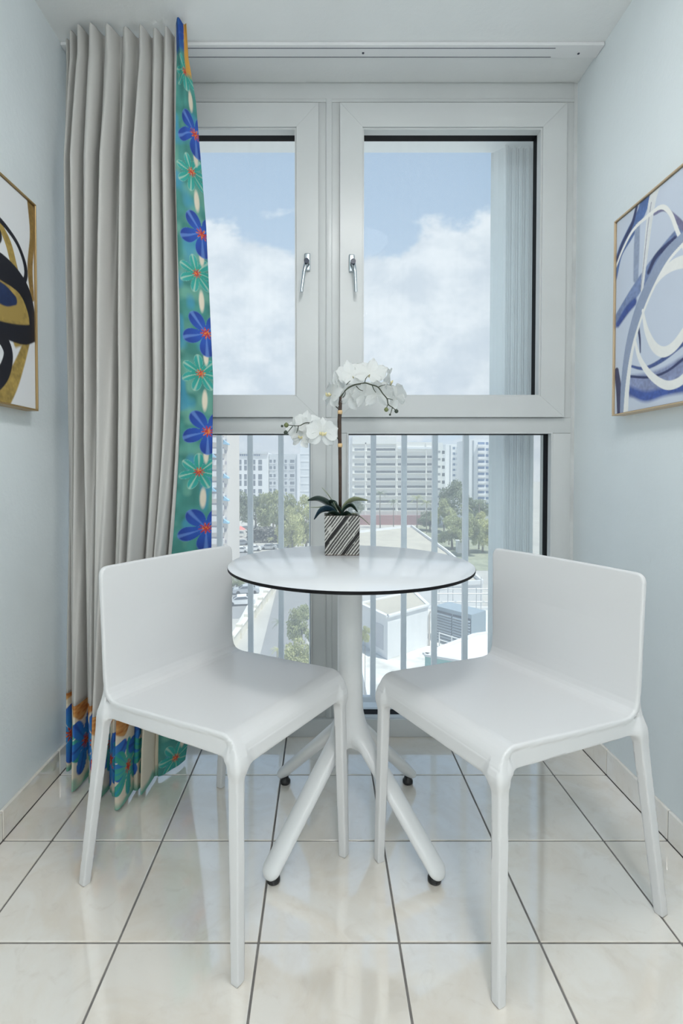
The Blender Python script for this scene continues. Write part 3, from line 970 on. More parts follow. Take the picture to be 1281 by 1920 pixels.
# ---------------------------------------------------------------- framed abstract paintings
def catmull(pts, n=10):
    p = np.array(pts, float)
    p = np.vstack([2 * p[0] - p[1], p, 2 * p[-1] - p[-2]])
    out = []
    for i in range(1, len(p) - 2):
        t = np.linspace(0, 1, n, endpoint=False)[:, None]
        a, b, c, d = p[i - 1], p[i], p[i + 1], p[i + 2]
        out.append(0.5 * (2 * b + (c - a) * t + (2 * a - 5 * b + 4 * c - d) * t ** 2 + (3 * b - a - 3 * c + d) * t ** 3))
    return np.vstack(out + [p[-2:-1]])
def stroke(c, U, W, pts, col, soft=0.0015, grain=0.0, seed=0):
    """pts: (u, w, width) on the canvas; paints a brush stroke"""
    p = catmull(pts)
    best = np.full(U.shape, 9.0)
    for (a0, b0, w0), (a1, b1, w1) in zip(p[:-1], p[1:]):
        vx, vy = a1 - a0, b1 - b0
        L = vx * vx + vy * vy
        if L < 1e-12: continue
        t = np.clip(((U - a0) * vx + (W - b0) * vy) / L, 0, 1)
        best = np.minimum(best, np.hypot(U - a0 - t * vx, W - b0 - t * vy) - 0.5 * (w0 + t * (w1 - w0)))
    m_ = np.clip(0.5 - best / soft, 0, 1)
    col = np.asarray(col, float)
    if grain:
        n = vnoise(U, W, 160, seed)[..., None] * 0.5 + vnoise(U, W, 45, seed + 1)[..., None] * 0.5
        cc = col * (1 - grain + 2 * grain * n)
    else:
        cc = col
    return c * (1 - m_[..., None]) + cc * m_[..., None]
def blob(c, U, W, ca, cb, ra, rb, col, soft=0.3, seed=0):
    q = np.hypot((U - ca) / ra, (W - cb) / rb) + 0.5 * (vnoise(U, W, 40, seed) - 0.5)
    return blend(c, col, np.clip((1 - q) / soft, 0, 1))
M_CANVAS = attr_mat('painted_canvas', 0.55, 0.15, 900)
M_GOLD = mat('brass_frame', (0.48, 0.33, 0.15), 0.35, 0.6)
M_FRAME_GAP = mat('frame_shadow_gap', (0.015, 0.013, 0.012), 0.7)
CW, CH = 0.60, 0.605
def painting(label, sgn, yfar, zbot, painter, frame_mat):
    """hangs on the left (-1) or right (+1) wall; u runs from the far edge towards the room"""
    xw = XR if sgn > 0 else XL
    xf = xw - sgn * 0.031
    root = empty('painting', (xw, yfar - CW / 2, zbot))
    tag(root, label, 'painting', 'abstract canvases facing each other')
    loc = Vector(root.location)
    n = 300
    U, W = np.meshgrid(np.linspace(0.006, CW - 0.006, n), np.linspace(0.006, CH - 0.006, n))
    c = painter(U, W)
    P = np.stack([np.full(U.shape, xf - xw), yfar - U - loc.y, W], -1)
    me = np_grid_mesh('canvas', P if sgn < 0 else P[:, ::-1], M_CANVAS)
    paint(me, (c if sgn < 0 else c[:, ::-1]).reshape(-1, 3))
    link('canvas', me, root)
    x0, x1 = sorted((xf - xw + sgn * 0.001, -sgn * 0.001))
    MB().box((x0, -CW / 2 + 0.0062, 0.0062), (x1, CW / 2 - 0.0062, CH - 0.0062)).build('stretcher', M_FRAME_GAP, root)
    fx0, fx1 = sorted((xf - xw - sgn * 0.006, 0.0))
    t = 0.0045
    for lo, hi in (((fx0, -CW / 2, 0), (fx1, CW / 2, t)), ((fx0, -CW / 2, CH - t), (fx1, CW / 2, CH)),
                   ((fx0, -CW / 2, t), (fx1, -CW / 2 + t, CH - t)), ((fx0, CW / 2 - t, t), (fx1, CW / 2, CH - t))):
        MB().bbox(lo, hi, 0.0008, 1).build('frame_strip', frame_mat, root)
    return root
def canvas_pts(sgn, yfar, zbot, k, ox, oy, zl, s=0.0006):
    xf = (XR if sgn > 0 else XL) - sgn * 0.031
    out = []
    for zx, zy, wd in zl:
        p = on_x(zx / k + ox, zy / k + oy, xf)
        out.append((yfar - p.y, p.z - zbot, wd * s))
    return out
YFR, ZBR, YFL, ZBL = 1.612, 1.176, 1.521, 1.181
def right_art(U, W):
    C_ = lambda z: canvas_pts(1, YFR, ZBR, 3.312, 960, 280, z)
    c = np.zeros(U.shape + (3,)) + lin(205, 214, 228)
    c = c * (0.97 + 0.05 * vnoise(U, W, 12, 1)[..., None])
    MB_, DB, GB, LG, CR = lin(85, 112, 165), lin(48, 58, 100), lin(150, 163, 188), lin(228, 230, 230), lin(242, 242, 238)
    c = stroke(c, U, W, C_([(835, 300, 85), (800, 400, 75), (735, 520, 75), (670, 650, 55), (640, 800, 40)]), MB_, 0.004, 0.25, 2)
    c = stroke(c, U, W, C_([(775, 360, 20), (745, 470, 25), (690, 580, 22), (650, 690, 18)]), DB, 0.004, 0.2, 3)
    c = stroke(c, U, W, C_([(780, 480, 40), (775, 620, 45), (770, 800, 40)]), GB, 0.006, 0.15, 4)
    c = stroke(c, U, W, C_([(1040, 540, 90), (950, 640, 85), (850, 760, 75), (760, 890, 75), (690, 1000, 70), (640, 1080, 60)]), lin(120, 138, 178), 0.005, 0.3, 5)
    c = stroke(c, U, W, C_([(1010, 560, 30), (900, 660, 28), (850, 760, 25)]), DB, 0.005, 0.3, 6)
    c = stroke(c, U, W, C_([(760, 950, 40), (715, 1000, 45), (660, 1085, 35)]), lin(55, 80, 150), 0.008, 0.3, 7)
    c = stroke(c, U, W, C_([(1063, 480, 30), (1010, 420, 22), (950, 375, 14), (885, 400, 16)]), lin(120, 118, 150), 0.003, 0.2, 8)
    c = stroke(c, U, W, C_([(898, 220, 62), (870, 330, 58), (850, 480, 45), (828, 680, 32), (808, 870, 22)]), LG, 0.0015, 0.06, 9)
    c = stroke(c, U, W, C_([(866, 330, 4), (842, 500, 4), (818, 720, 4), (800, 880, 3)]), lin(110, 110, 140), 0.0015)
    c = stroke(c, U, W, C_([(645, 735, 14), (690, 620, 16), (755, 500, 18), (850, 410, 18), (930, 358, 20), (985, 400, 20), (1025, 500, 20), (1075, 620, 20)]), CR, 0.0012)
    # lower washes
    c = stroke(c, U, W, C_([(740, 1470, 110), (850, 1460, 110), (960, 1430, 120), (1100, 1350, 120)]), lin(140, 150, 185), 0.01, 0.3, 10)
    c = stroke(c, U, W, C_([(735, 1500, 40), (830, 1535, 50), (950, 1505, 40), (1080, 1480, 40)]), lin(65, 90, 160), 0.012, 0.35, 11)
    c = stroke(c, U, W, C_([(730, 1410, 12), (850, 1415, 12), (960, 1380, 12), (1080, 1290, 14)]), DB, 0.002, 0.2, 12)
    c = stroke(c, U, W, C_([(735, 1345, 12), (820, 1360, 16), (930, 1310, 22), (1080, 1190, 26)]), lin(70, 90, 145), 0.003, 0.3, 13)
    c = stroke(c, U, W, C_([(650, 1380, 40), (665, 1500, 50), (672, 1660, 50)]), lin(60, 62, 95), 0.004, 0.3, 14)
    c = stroke(c, U, W, C_([(785, 1100, 18), (795, 1180, 14), (798, 1260, 8)]), DB, 0.003, 0.2, 15)
    # great ribbon with its pale edge
    c = stroke(c, U, W, C_([(685, 1660, 40), (700, 1450, 62), (730, 1220, 66), (785, 1010, 70), (860, 830, 66), (950, 670, 62), (1080, 540, 60)]), GB, 0.0015, 0.08, 16)
    c = stroke(c, U, W, C_([(705, 1660, 40), (720, 1450, 34), (750, 1240, 22), (810, 1030, 16), (885, 850, 16), (975, 690, 16), (1090, 560, 18)]), CR, 0.0012)
    # open ring in cream
    c = stroke(c, U, W, C_([(878, 860, 10), (930, 780, 32), (1000, 720, 50), (1090, 690, 55)]), CR, 0.002, 0.03, 17)
    c = stroke(c, U, W, C_([(812, 1000, 14), (835, 1120, 30), (880, 1220, 42), (940, 1258, 48), (1010, 1220, 48), (1090, 1110, 46)]), CR, 0.002, 0.03, 18)
    c = stroke(c, U, W, C_([(762, 1180, 16), (795, 1300, 26), (860, 1400, 34), (950, 1462, 40), (1030, 1450, 42), (1100, 1390, 40)]), CR, 0.002, 0.03, 19)
    # the part nearer the room carries the loops on round
    c = stroke(c, U, W, [(0.325, 0.45, 0.045), (0.40, 0.47, 0.06), (0.48, 0.42, 0.05), (0.53, 0.31, 0.05), (0.48, 0.19, 0.04), (0.40, 0.14, 0.03), (0.33, 0.13, 0.02)], GB, 0.003, 0.15, 20)
    c = stroke(c, U, W, [(0.325, 0.36, 0.028), (0.39, 0.37, 0.03), (0.44, 0.32, 0.025), (0.43, 0.24, 0.02), (0.38, 0.20, 0.025), (0.325, 0.20, 0.028)], CR, 0.002, 0.03, 21)
    c = stroke(c, U, W, [(0.37, 0.60, 0.02), (0.44, 0.52, 0.04), (0.52, 0.42, 0.05), (0.60, 0.36, 0.03)], MB_, 0.006, 0.3, 22)
    c = stroke(c, U, W, [(0.34, 0.07, 0.04), (0.44, 0.07, 0.05), (0.54, 0.13, 0.03)], lin(65, 90, 160), 0.01, 0.35, 23)
    return c
def left_art(U, W):
    C_ = lambda z: canvas_pts(-1, YFL, ZBL, 3.05, 0, 300, z, 0.0012)
    c = np.zeros(U.shape + (3,)) + lin(226, 228, 230)
    INK, NV, GD, GD2 = lin(14, 17, 30), lin(25, 45, 85), lin(165, 140, 75), lin(140, 112, 60)
    c = stroke(c, U, W, C_([(172, 235, 26), (184, 430, 20), (172, 620, 22), (185, 790, 16)]), GD2, 0.003, 0.35, 1)
    c = stroke(c, U, W, C_([(-20, 330, 14), (45, 470, 24), (80, 600, 24), (105, 670, 14)]), GD, 0.002, 0.35, 2)
    c = stroke(c, U, W, C_([(155, 1040, 22), (115, 1160, 34), (60, 1290, 48), (-40, 1460, 60)]), GD, 0.004, 0.4, 3)
    c = blob(c, U, W, *[canvas_pts(-1, YFL, ZBL, 3.05, 0, 300, [(80, 870, 1)])[0][i] for i in (0, 1)], 0.085, 0.085, GD, 0.15, 4)
    c = stroke(c, U, W, C_([(-80, 660, 40), (20, 700, 40), (100, 740, 36), (150, 840, 36), (150, 920, 26), (90, 950, 20), (-30, 890, 16)]), GD, 0.003, 0.35, 5)
    c = stroke(c, U, W, C_([(-60, 720, 40), (20, 770, 48), (80, 800, 24)]), NV, 0.004, 0.3, 6)
    c = stroke(c, U, W, C_([(-80, 560, 60), (20, 620, 60), (100, 690, 50), (150, 770, 42), (180, 880, 30), (186, 960, 24)]), INK, 0.002, 0.2, 7)
    c = stroke(c, U, W, C_([(-40, 300, 14), (40, 390, 12), (105, 490, 12), (145, 610, 14), (140, 690, 14), (80, 725, 10)]), INK, 0.0015)
    c = stroke(c, U, W, C_([(-60, 945, 30), (60, 985, 40), (140, 1000, 46), (196, 990, 40)]), INK, 0.004, 0.2, 8)
    # the part nearer the room carries the loops on round
    c = stroke(c, U, W, [(0.18, 0.44, 0.05), (0.28, 0.50, 0.06), (0.40, 0.47, 0.05), (0.47, 0.36, 0.04), (0.42, 0.24, 0.05), (0.30, 0.19, 0.05), (0.20, 0.21, 0.03)], INK, 0.002, 0.2, 20)
    c = stroke(c, U, W, [(0.20, 0.38, 0.04), (0.30, 0.42, 0.03), (0.37, 0.36, 0.03), (0.33, 0.28, 0.03), (0.22, 0.26, 0.03)], GD, 0.003, 0.35, 21)
    c = stroke(c, U, W, [(0.24, 0.60, 0.02), (0.36, 0.55, 0.03), (0.50, 0.40, 0.02), (0.55, 0.20, 0.012)], GD2, 0.003, 0.35, 22)
    c = stroke(c, U, W, C_([(-40, 970, 26), (25, 1040, 34), (48, 1120, 34), (20, 1220, 40), (-50, 1300, 40)]), INK, 0.002, 0.2, 9)
    return c
painting('canvas with pale blue and white brush loops on the right wall', 1, YFR, ZBR, right_art, mat('pale_brass_frame', (0.62, 0.47, 0.30), 0.35, 0.4))
painting('canvas with black and gold brush loops on the left wall', -1, YFL, ZBL, left_art, M_GOLD)

# ---------------------------------------------------------------- potted orchid on the table
OY = 1.602
PC = Vector((0.0585, OY, TZ))
orchid = empty('potted_orchid', PC)
tag(orchid, 'white artificial orchid in a square black-and-white striped pot', 'potted plant')
def op(x, y, dy=0.0):
    return on_y(x, y, OY + dy) - PC
PW, PH = 0.0535, 0.1205
def pot_mesh():
    n = 90
    faces = []
    for k in range(4):
        a, b = np.meshgrid(np.linspace(-1, 1, n), np.linspace(0, 1, n))
        hw = PW * (0.975 + 0.03 * b)
        # grooves run diagonally up to the right
        s = a * PW * 0.82 - b * PH * 0.62 + 0.004 * k
        wob = 0.0012 * (vnoise(a * PW + k, b * PH, 60, 11) - 0.5)
        q = s + wob
        fine = np.abs(((q / 0.0080) % 1) - 0.5) * 2
        line = np.clip((fine - 0.40 + 0.45 * (vnoise(q, q * 0 + k, 90, 12) - 0.5)) / 0.12, 0, 1) * (0.35 + 0.65 * (vnoise(a + k * 3, b, 6, 13) > 0.18))
        bold = np.clip((0.0056 - np.abs(((q + 0.031) % 0.062) - 0.031)) / 0.001, 0, 1)
        m_ = np.maximum(line * 0.9, bold)
        base = lin(195, 194, 188) * (0.85 + 0.25 * vnoise(a * 3, b * 3, 8, 14))[..., None]
        col = blend(base, lin(22, 20, 20), m_)
        col = blend(col, lin(110, 95, 80), np.clip((0.03 - b) / 0.02, 0, 1) * 0.7)
        dep = hw - 0.0012 * m_
        ca, sa = math.cos(k * math.pi / 2), math.sin(k * math.pi / 2)
        X, Y = a * hw, -dep
        faces.append((np.stack([X * ca - Y * sa, X * sa + Y * ca, 0.0006 + b * PH], -1), col))
    return faces
mb_pot = MB()
cols = []
for P, c in pot_mesh():
    mb_pot.grid(P.tolist()); cols.append(c.reshape(-1, 3))
h = PW * 1.0
nb = len(mb_pot.v)
mb_pot.box((-PW * 0.97, -PW * 0.97, 0.0), (PW * 0.97, PW * 0.97, 0.002))
cols.append(np.zeros((len(mb_pot.v) - nb, 3)) + lin(60, 50, 45))
nb = len(mb_pot.v)
for lo, hi in (((-h, -h, PH - 0.001), (h, -h + 0.005, PH + 0.0008)), ((-h, h - 0.005, PH - 0.001), (h, h, PH + 0.0008)), ((-h, -h, PH - 0.001), (-h + 0.005, h, PH + 0.0008)), ((h - 0.005, -h, PH - 0.001), (h, h, PH + 0.0008))):
    mb_pot.box(lo, hi)
cols.append(np.zeros((len(mb_pot.v) - nb, 3)) + lin(90, 85, 80))
me = mb_pot.mesh('pot', attr_mat('carved_pot', 0.6))
paint(me, np.vstack(cols))
link('pot', me, orchid)
MB().box((-h + 0.004, -h + 0.004, PH - 0.03), (h - 0.004, h - 0.004, PH - 0.006)).build('moss', mat('moss', (0.045, 0.05, 0.03), 0.95, var=0.5, vscale=120, bump=1.0, bscale=200), orchid)

M_STAKE = mat('brown_stem', (0.055, 0.030, 0.018), 0.5, var=0.4, vscale=60)
M_STEM = mat('green_stem', (0.050, 0.062, 0.036), 0.5, var=0.3, vscale=60)
def opath(l): return [op(*q) for q in l]
MB().tube(opath([(638, 975), (638, 900), (637.5, 835), (636.5, 790), (638, 760), (639, 744)]), [0.0052, 0.0052, 0.0056, 0.0064, 0.0058, 0.0046], 10).build('stem', M_STAKE, orchid, smooth=True)
for by in (773, 835):
    p = op(637.5, by)
    MB().tube([p + Vector((0, 0, -0.006)), p + Vector((0.0006, 0, 0)), p + Vector((0, 0, 0.006))], [0.0068, 0.0078, 0.0068], 12).build('raffia_band', mat('raffia', (0.72, 0.50, 0.27), 0.8), orchid, smooth=True)
def branch(l, r0, r1):
    pts = catmull([tuple(op(*q)) for q in l], 6)
    MB().tube([tuple(p) for p in pts], list(np.linspace(r0, r1, len(pts))), 7).build('branch', M_STEM, orchid, smooth=True)
branch([(638, 748), (644, 736), (652, 728), (664, 722), (676, 719.5), (685, 718), (697, 721.5), (709, 726), (718, 738), (726, 748), (728, 758), (736, 764), (743, 770)], 0.0030, 0.0014)
for l in ([(649, 729), (651, 720), (657, 714)], [(684, 718), (686, 710), (691, 704)], [(668, 724), (674, 730), (681, 733)], [(698, 722), (701, 730), (705, 736)],
          [(709, 726), (716, 723), (724, 721)], [(725, 747.5), (731, 748), (737, 750)], [(728, 758), (726, 762), (725, 766)], [(736, 764), (734, 771), (732, 777)],
          [(640, 747), (646, 742), (648, 735)], [(634, 766), (629, 760), (632, 750)],
          [(637, 828), (632, 820), (626, 811)], [(629.5, 816), (626, 817), (624.5, 814)]):
    branch(l, 0.0016, 0.0009)
branch([(612, 806, -0.02), (604, 797, -0.02), (597, 791, -0.02), (585, 793, -0.02), (573, 793, -0.02), (562, 798, -0.02), (550, 798, -0.02), (540, 797, -0.02)], 0.0022, 0.0012)
for l in ([(560, 798, -0.02), (558, 806, -0.02), (556, 812, -0.02)], [(584, 793, -0.02), (580, 803, -0.02), (575, 811, -0.02)], [(549, 799, -0.02), (544, 805, -0.02), (540, 810, -0.02)]):
    branch(l, 0.0015, 0.0010)
M_BUD = mat('green_bud', (0.16, 0.19, 0.075), 0.5, var=0.3, vscale=80)
M_BUD2 = mat('dark_bud', (0.035, 0.05, 0.035), 0.5, var=0.3, vscale=80)
budp = [(0.0008, -1), (0.55, -0.8), (0.95, -0.2), (0.9, 0.3), (0.5, 0.8), (0.05, 1.05)]
for bx, by, r, m_, dy in ((724.5, 768, 0.0075, M_BUD, 0), (743.5, 771, 0.0068, M_BUD2, 0), (731.5, 777.5, 0.0036, M_BUD2, 0), (537, 797, 0.0080, M_BUD, -0.02), (529, 799, 0.0042, M_BUD2, -0.02), (536, 811, 0.0070, M_BUD2, -0.02)):
    o = MB().lathe([(a * r, b * r) for a, b in budp], 12).build('bud', m_, orchid, smooth=True)
    o.location = op(bx, by, dy)

M_PETAL = mat('silk_petal', (0.86, 0.875, 0.86), 0.55, bump=0.15, bscale=300, transl=0.35)
M_LIP = mat('yellow_lip', (0.80, 0.72, 0.42), 0.5, var=0.25, vscale=120)
def petal_mesh(L, Wd, cup, curl, name):
    P = []
    for i in range(9):
        s = i / 8
        half = Wd * max(0.12, math.sqrt(max(0.0, 1 - ((s - 0.56) / 0.45) ** 2))) if s > 0.12 else Wd * 0.2
        row = []
        for j in range(9):
            t = -1 + j / 4
            x = t * half
            z = L * s - 0.10 * L * t * t * s * s
            y = -cup * t * t * (half / Wd) ** 2 + curl * s * s + 0.0012 * math.sin(t * 7 + s * 5) * s
            row.append((x, y, z))
        P.append(row)
    return MB().grid(P).mesh(name, M_PETAL, True)
PET = petal_mesh(0.043, 0.0245, 0.006, 0.006, 'petal')
SEP = petal_mesh(0.040, 0.0140, 0.004, 0.007, 'petal')
lipm = MB()
lipm.tube([(0, -0.001, 0), (0, -0.005, 0.001), (0, -0.009, -0.002), (0, -0.011, -0.006)], [0.0022, 0.0034, 0.0036, 0.0010], 8)
lipm.tube([(0, -0.006, -0.002), (0.006, -0.010, -0.001), (0.008, -0.012, 0.004)], [0.003, 0.0036, 0.001], 6)
lipm.tube([(0, -0.006, -0.002), (-0.006, -0.010, -0.001), (-0.008, -0.012, 0.004)], [0.003, 0.0036, 0.001], 6)
LIP = lipm.mesh('flower', M_LIP, True)
def orchid_flower(px, py, dy, yaw, pitch, roll, s):
    s *= 1.28
    f = shared('flower', LIP, orchid, op(px, py, dy), (math.radians(pitch), math.radians(roll), math.radians(yaw)), (s, s, s))
    for ang, me in ((68, PET), (-68, PET), (0, SEP), (128, SEP), (-128, SEP)):
        o = shared('petal', me, f, (0, 0.0015 if me is SEP else 0, 0), (0, math.radians(ang), 0))
for fl in ((621, 741, 0.012, -60, -8, 10, 0.98), (636, 719, 0.022, -120, 15, -20, 0.92), (660, 703, 0.030, 200, 25, 15, 1.0), (694, 700, 0.030, 165, 30, -10, 1.05),
           (727, 716, 0.022, 95, 12, 10, 0.95), (743, 745, 0.028, 125, -10, 20, 0.92), (708, 740, 0.026, 170, -25, 0, 0.98), (683, 739, 0.028, 190, -30, 25, 0.86), (657, 744, 0.024, 225, -20, -15, 0.92),
           (604, 813, -0.030, 12, 4, 4, 1.0), (577, 795, 0.008, 200, 20, 0, 0.86), (560, 803, 0.006, 160, 10, 25, 0.78), (566, 822, -0.006, -35, -25, 12, 0.74)):
    orchid_flower(*fl)

def leaf(l, wd, m_, fold=0.25, twist=0.0):
    c = catmull([tuple(op(*q)) for q in l], 6)
    n = len(c)
    P = []
    for i in range(n):
        s = i / (n - 1)
        d = Vector(c[min(i + 1, n - 1)]) - Vector(c[max(i - 1, 0)])
        d.normalize()
        side = d.cross(Vector((0, -0.35, 1))).normalized()
        side = (Matrix.Rotation(twist, 3, d) @ side)
        up_ = side.cross(d).normalized()
        half = wd * (math.sin(math.pi * min(0.985, 0.12 + 0.87 * s ** 0.9))) ** 0.7
        P.append([tuple(Vector(c[i]) + side * half * t + up_ * fold * abs(t) * half) for t in (-1, -0.5, 0, 0.5, 1)])
    o = MB().grid(P).build('leaf', m_, orchid, smooth=True, fix=False)
    sd = o.modifiers.new('leaf thickness', 'SOLIDIFY'); sd.thickness = 0.0012
M_LEAF = mat('glossy_leaf', (0.018, 0.040, 0.030), 0.28, var=0.4, vscale=30)
M_LEAF2 = mat('pale_leaf', (0.32, 0.36, 0.25), 0.4, var=0.2, vscale=30)
leaf([(632, 966), (618, 948), (598, 936), (577, 938)], 0.0150, M_LEAF, 0.3, 1.15)
leaf([(632, 968), (618, 955), (602, 958), (589, 974)], 0.0150, mat('blue_sheen_leaf', (0.02, 0.05, 0.075), 0.22, var=0.3, vscale=30), 0.2, 1.1)
leaf([(636, 966), (628, 948), (617, 930), (604, 914)], 0.0060, M_LEAF2, 0.2, 0.8)
leaf([(640, 966), (634, 955), (625, 945), (616, 938, -0.03)], 0.0150, M_LEAF, 0.3, 1.0)
leaf([(640, 964), (648, 948), (664, 936), (690, 938)], 0.0100, mat('olive_leaf', (0.20, 0.23, 0.13), 0.35, var=0.2, vscale=30), 0.2, -1.3)
leaf([(640, 968), (648, 953), (659, 948), (671, 960)], 0.0105, M_LEAF, 0.3, -1.1)
leaf([(632, 962), (612, 950), (596, 951), (578, 951)], 0.0022, M_LEAF2, 0.1, 1.1)
leaf([(650, 966), (664, 963), (678, 970), (694, 984)], 0.0024, M_LEAF2, 0.1, -1.0)
leaf([(640, 969), (628, 962, -0.035), (618, 962, -0.05), (610, 966, -0.06)], 0.0080, M_LEAF, 0.3, 1.0)
leaf([(641, 969), (650, 962, -0.03), (656, 963, -0.045), (662, 968, -0.05)], 0.0070, M_LEAF, 0.3, -1.0)

# ---------------------------------------------------------------- the town seven floors below
GZ = -19.0
def gy(y):                                    # distance of the ground seen at image row y
    return on_z(PPX, y, GZ).y
M_GROUND = mat('pale_concrete', (0.50, 0.485, 0.45), 0.9, var=0.12, vscale=0.15)
M_ASPH = mat('asphalt', (0.29, 0.29, 0.29), 0.9, var=0.06, vscale=0.4)
M_GRASS = mat('lawn', (0.33, 0.35, 0.25), 0.95, var=0.3, vscale=0.5)
struct('ground', (-500, 12, GZ - 1), (500, 900, GZ), M_GROUND, 'pale concrete ground of the town')
def slab_poly(name, pts, z0, z1, m, label):
    o = MB().prism([(p[0], p[1]) for p in pts], 2, z0, z1).build(name, m)
    return tag(o, label, kind='structure')
g = lambda x, y: on_z(x, y, GZ)
slab_poly('side_street', [g(470, 1300), g(560, 1300), g(590, 1100), g(520, 1100)], GZ - 0.5, GZ + 0.03, M_ASPH, 'grey side street right of the low wall')
slab_poly('parking_lot', [g(300, 1160), g(448, 1160), g(560, 1045), g(420, 1030)], GZ - 0.5, GZ + 0.02, M_ASPH, 'asphalt parking lot left of the low wall')
slab_poly('park_lawn', [g(770, 1070), g(990, 1070), g(960, 985), g(780, 985)], GZ - 0.5, GZ + 0.03, M_GRASS, 'lawn under the far right trees')

M_CREAM_WALL = mat('cream_wall', (0.80, 0.76, 0.66), 0.8, var=0.08, vscale=0.5)
a, b = g(430, 1222), g(517, 1102)
dv = Vector((b.x - a.x, b.y - a.y)); L = dv.length
wl = empty('street_wall', (a.x, a.y, GZ), math.atan2(dv.y, dv.x))
tag(wl, 'low cream wall running along the side street', 'wall')
MB().box((0, -0.2, 0), (L, 0.2, 1.2)).build('wall_body', M_CREAM_WALL, wl)
MB().box((0, -0.32, 1.2), (L, 0.32, 1.35)).build('coping', mat('coping', (0.84, 0.82, 0.76), 0.8), wl)
pier = MB().box((-0.35, -0.35, 0), (0.35, 0.35, 1.7)).mesh('pier', M_CREAM_WALL)
for k in range(8):
    shared('pier', pier, wl, (0.4 + k * (L - 0.8) / 7, 0, 0))
sw = MB().prism([(g(418, 1222).x, a.y), (a.x - 0.6, a.y), (b.x - 0.6, b.y), (b.x - 3.2, b.y)], 2, GZ - 0.4, GZ + 0.12).build('sidewalk', mat('sidewalk', (0.74, 0.73, 0.70), 0.9, var=0.1, vscale=0.6))
tag(sw, 'pale sidewalk beside the low wall', kind='structure')

# --- buildings
def bcol(name, rgb, **k): return mat(name, lint(*rgb), k.pop('rough', 0.8), **k)
def building(name, label, x0, x1, ztop, Y, depth, m, zbot=GZ):
    root = empty(name, ((x0 + x1) / 2, Y, zbot))
    tag(root, label, 'building')
    MB().box((x0 - (x0 + x1) / 2, 0, 0), (x1 - (x0 + x1) / 2, depth, ztop - zbot)).build('wall', m, root)
    return root
def at_face(root, px0, py0, px1, py1, y_off=0.0):
    """image rectangle -> local rectangle on the face of a building"""
    Y = root.location.y + y_off
    p, q = on_y(px0, py1, Y), on_y(px1, py0, Y)
    return p.x - root.location.x, q.x - root.location.x, p.z - root.location.z, q.z - root.location.z
def face_box(root, name, rect, m, proud=0.12, deep=0.05):
    x0, x1, z0, z1 = at_face(root, *rect)
    return MB().box((x0, -proud, z0), (x1, deep, z1)).build(name, m, root)

# clinic on the left: pale blue block with paired tall windows and a plain grey wing
YB1 = 215
W_BLUE, W_GREY = bcol('pale_blue_facade', (238, 240, 242)), bcol('blue_grey_facade', (212, 216, 220))
G_FAR = bcol('far_window_glass', (128, 136, 146), rough=0.3)
bl = building('clinic_building', 'pale blue clinic block with tall paired windows behind the left trees', on_y(424, 850, YB1).x, on_y(503, 850, YB1).x, on_y(460, 849, YB1).z, YB1, 16, W_BLUE)
face_box(bl, 'parapet', (424, 847, 502.8, 851), W_GREY, 0.5)
for x0, x1 in ((431, 436), (446, 453), (458, 463), (475, 479), (484.5, 491.5)):
    for y0, y1 in ((862, 882), (889, 911), (917, 935)):
        wn = face_box(bl, 'window', (x0, y0, x1, y1), G_FAR, 0.05)
        face_box(bl, 'spandrel', (x0, (y0 + y1) / 2 - 1.2, x1, (y0 + y1) / 2 + 1.2), W_GREY, 0.12)
# roof lettering: a row of small dark strokes, too far to read
for k in range(11):
    x = 446 + k * 3.9
    face_box(bl, 'sign_letter', (x, 851.8, x + 2.4, 855), bcol('sign_grey', (150, 162, 185)), 0.3)
bg_ = building('grey_clinic_wing', 'blue-grey wing with small square windows right of the clinic block', on_y(503.8, 850, YB1).x, on_y(558, 850, YB1).x, on_y(520, 851, YB1).z, YB1 + 2, 14, W_GREY)
for x0, x1 in ((505.5, 510), (513, 517), (534, 538), (544, 552)):
    for y0 in (862, 874, 889, 903, 916):
        wn = face_box(bg_, 'window', (x0, y0, x1, y0 + 6), G_FAR, 0.05)
        face_box(bg_, 'sill', (x0 - 0.6, y0 + 6, x1 + 0.6, y0 + 7), W_BLUE, 0.25)
face_box(bg_, 'corner_pier', (557.5, 851, 562, 940), bcol('white_pier', (238, 240, 244)), 0.6)
bw = building('pale_tower_wing', 'plain pale blue tower wing beside the window post', on_y(562, 850, YB1).x, on_y(600, 850, YB1).x, on_y(575, 838, YB1).z, YB1 + 4, 14, bcol('lightest_blue', (232, 236, 240)))
for y0 in range(850, 930, 14):
    face_box(bw, 'band', (562, y0, 600, y0 + 2), W_BLUE, 0.1)

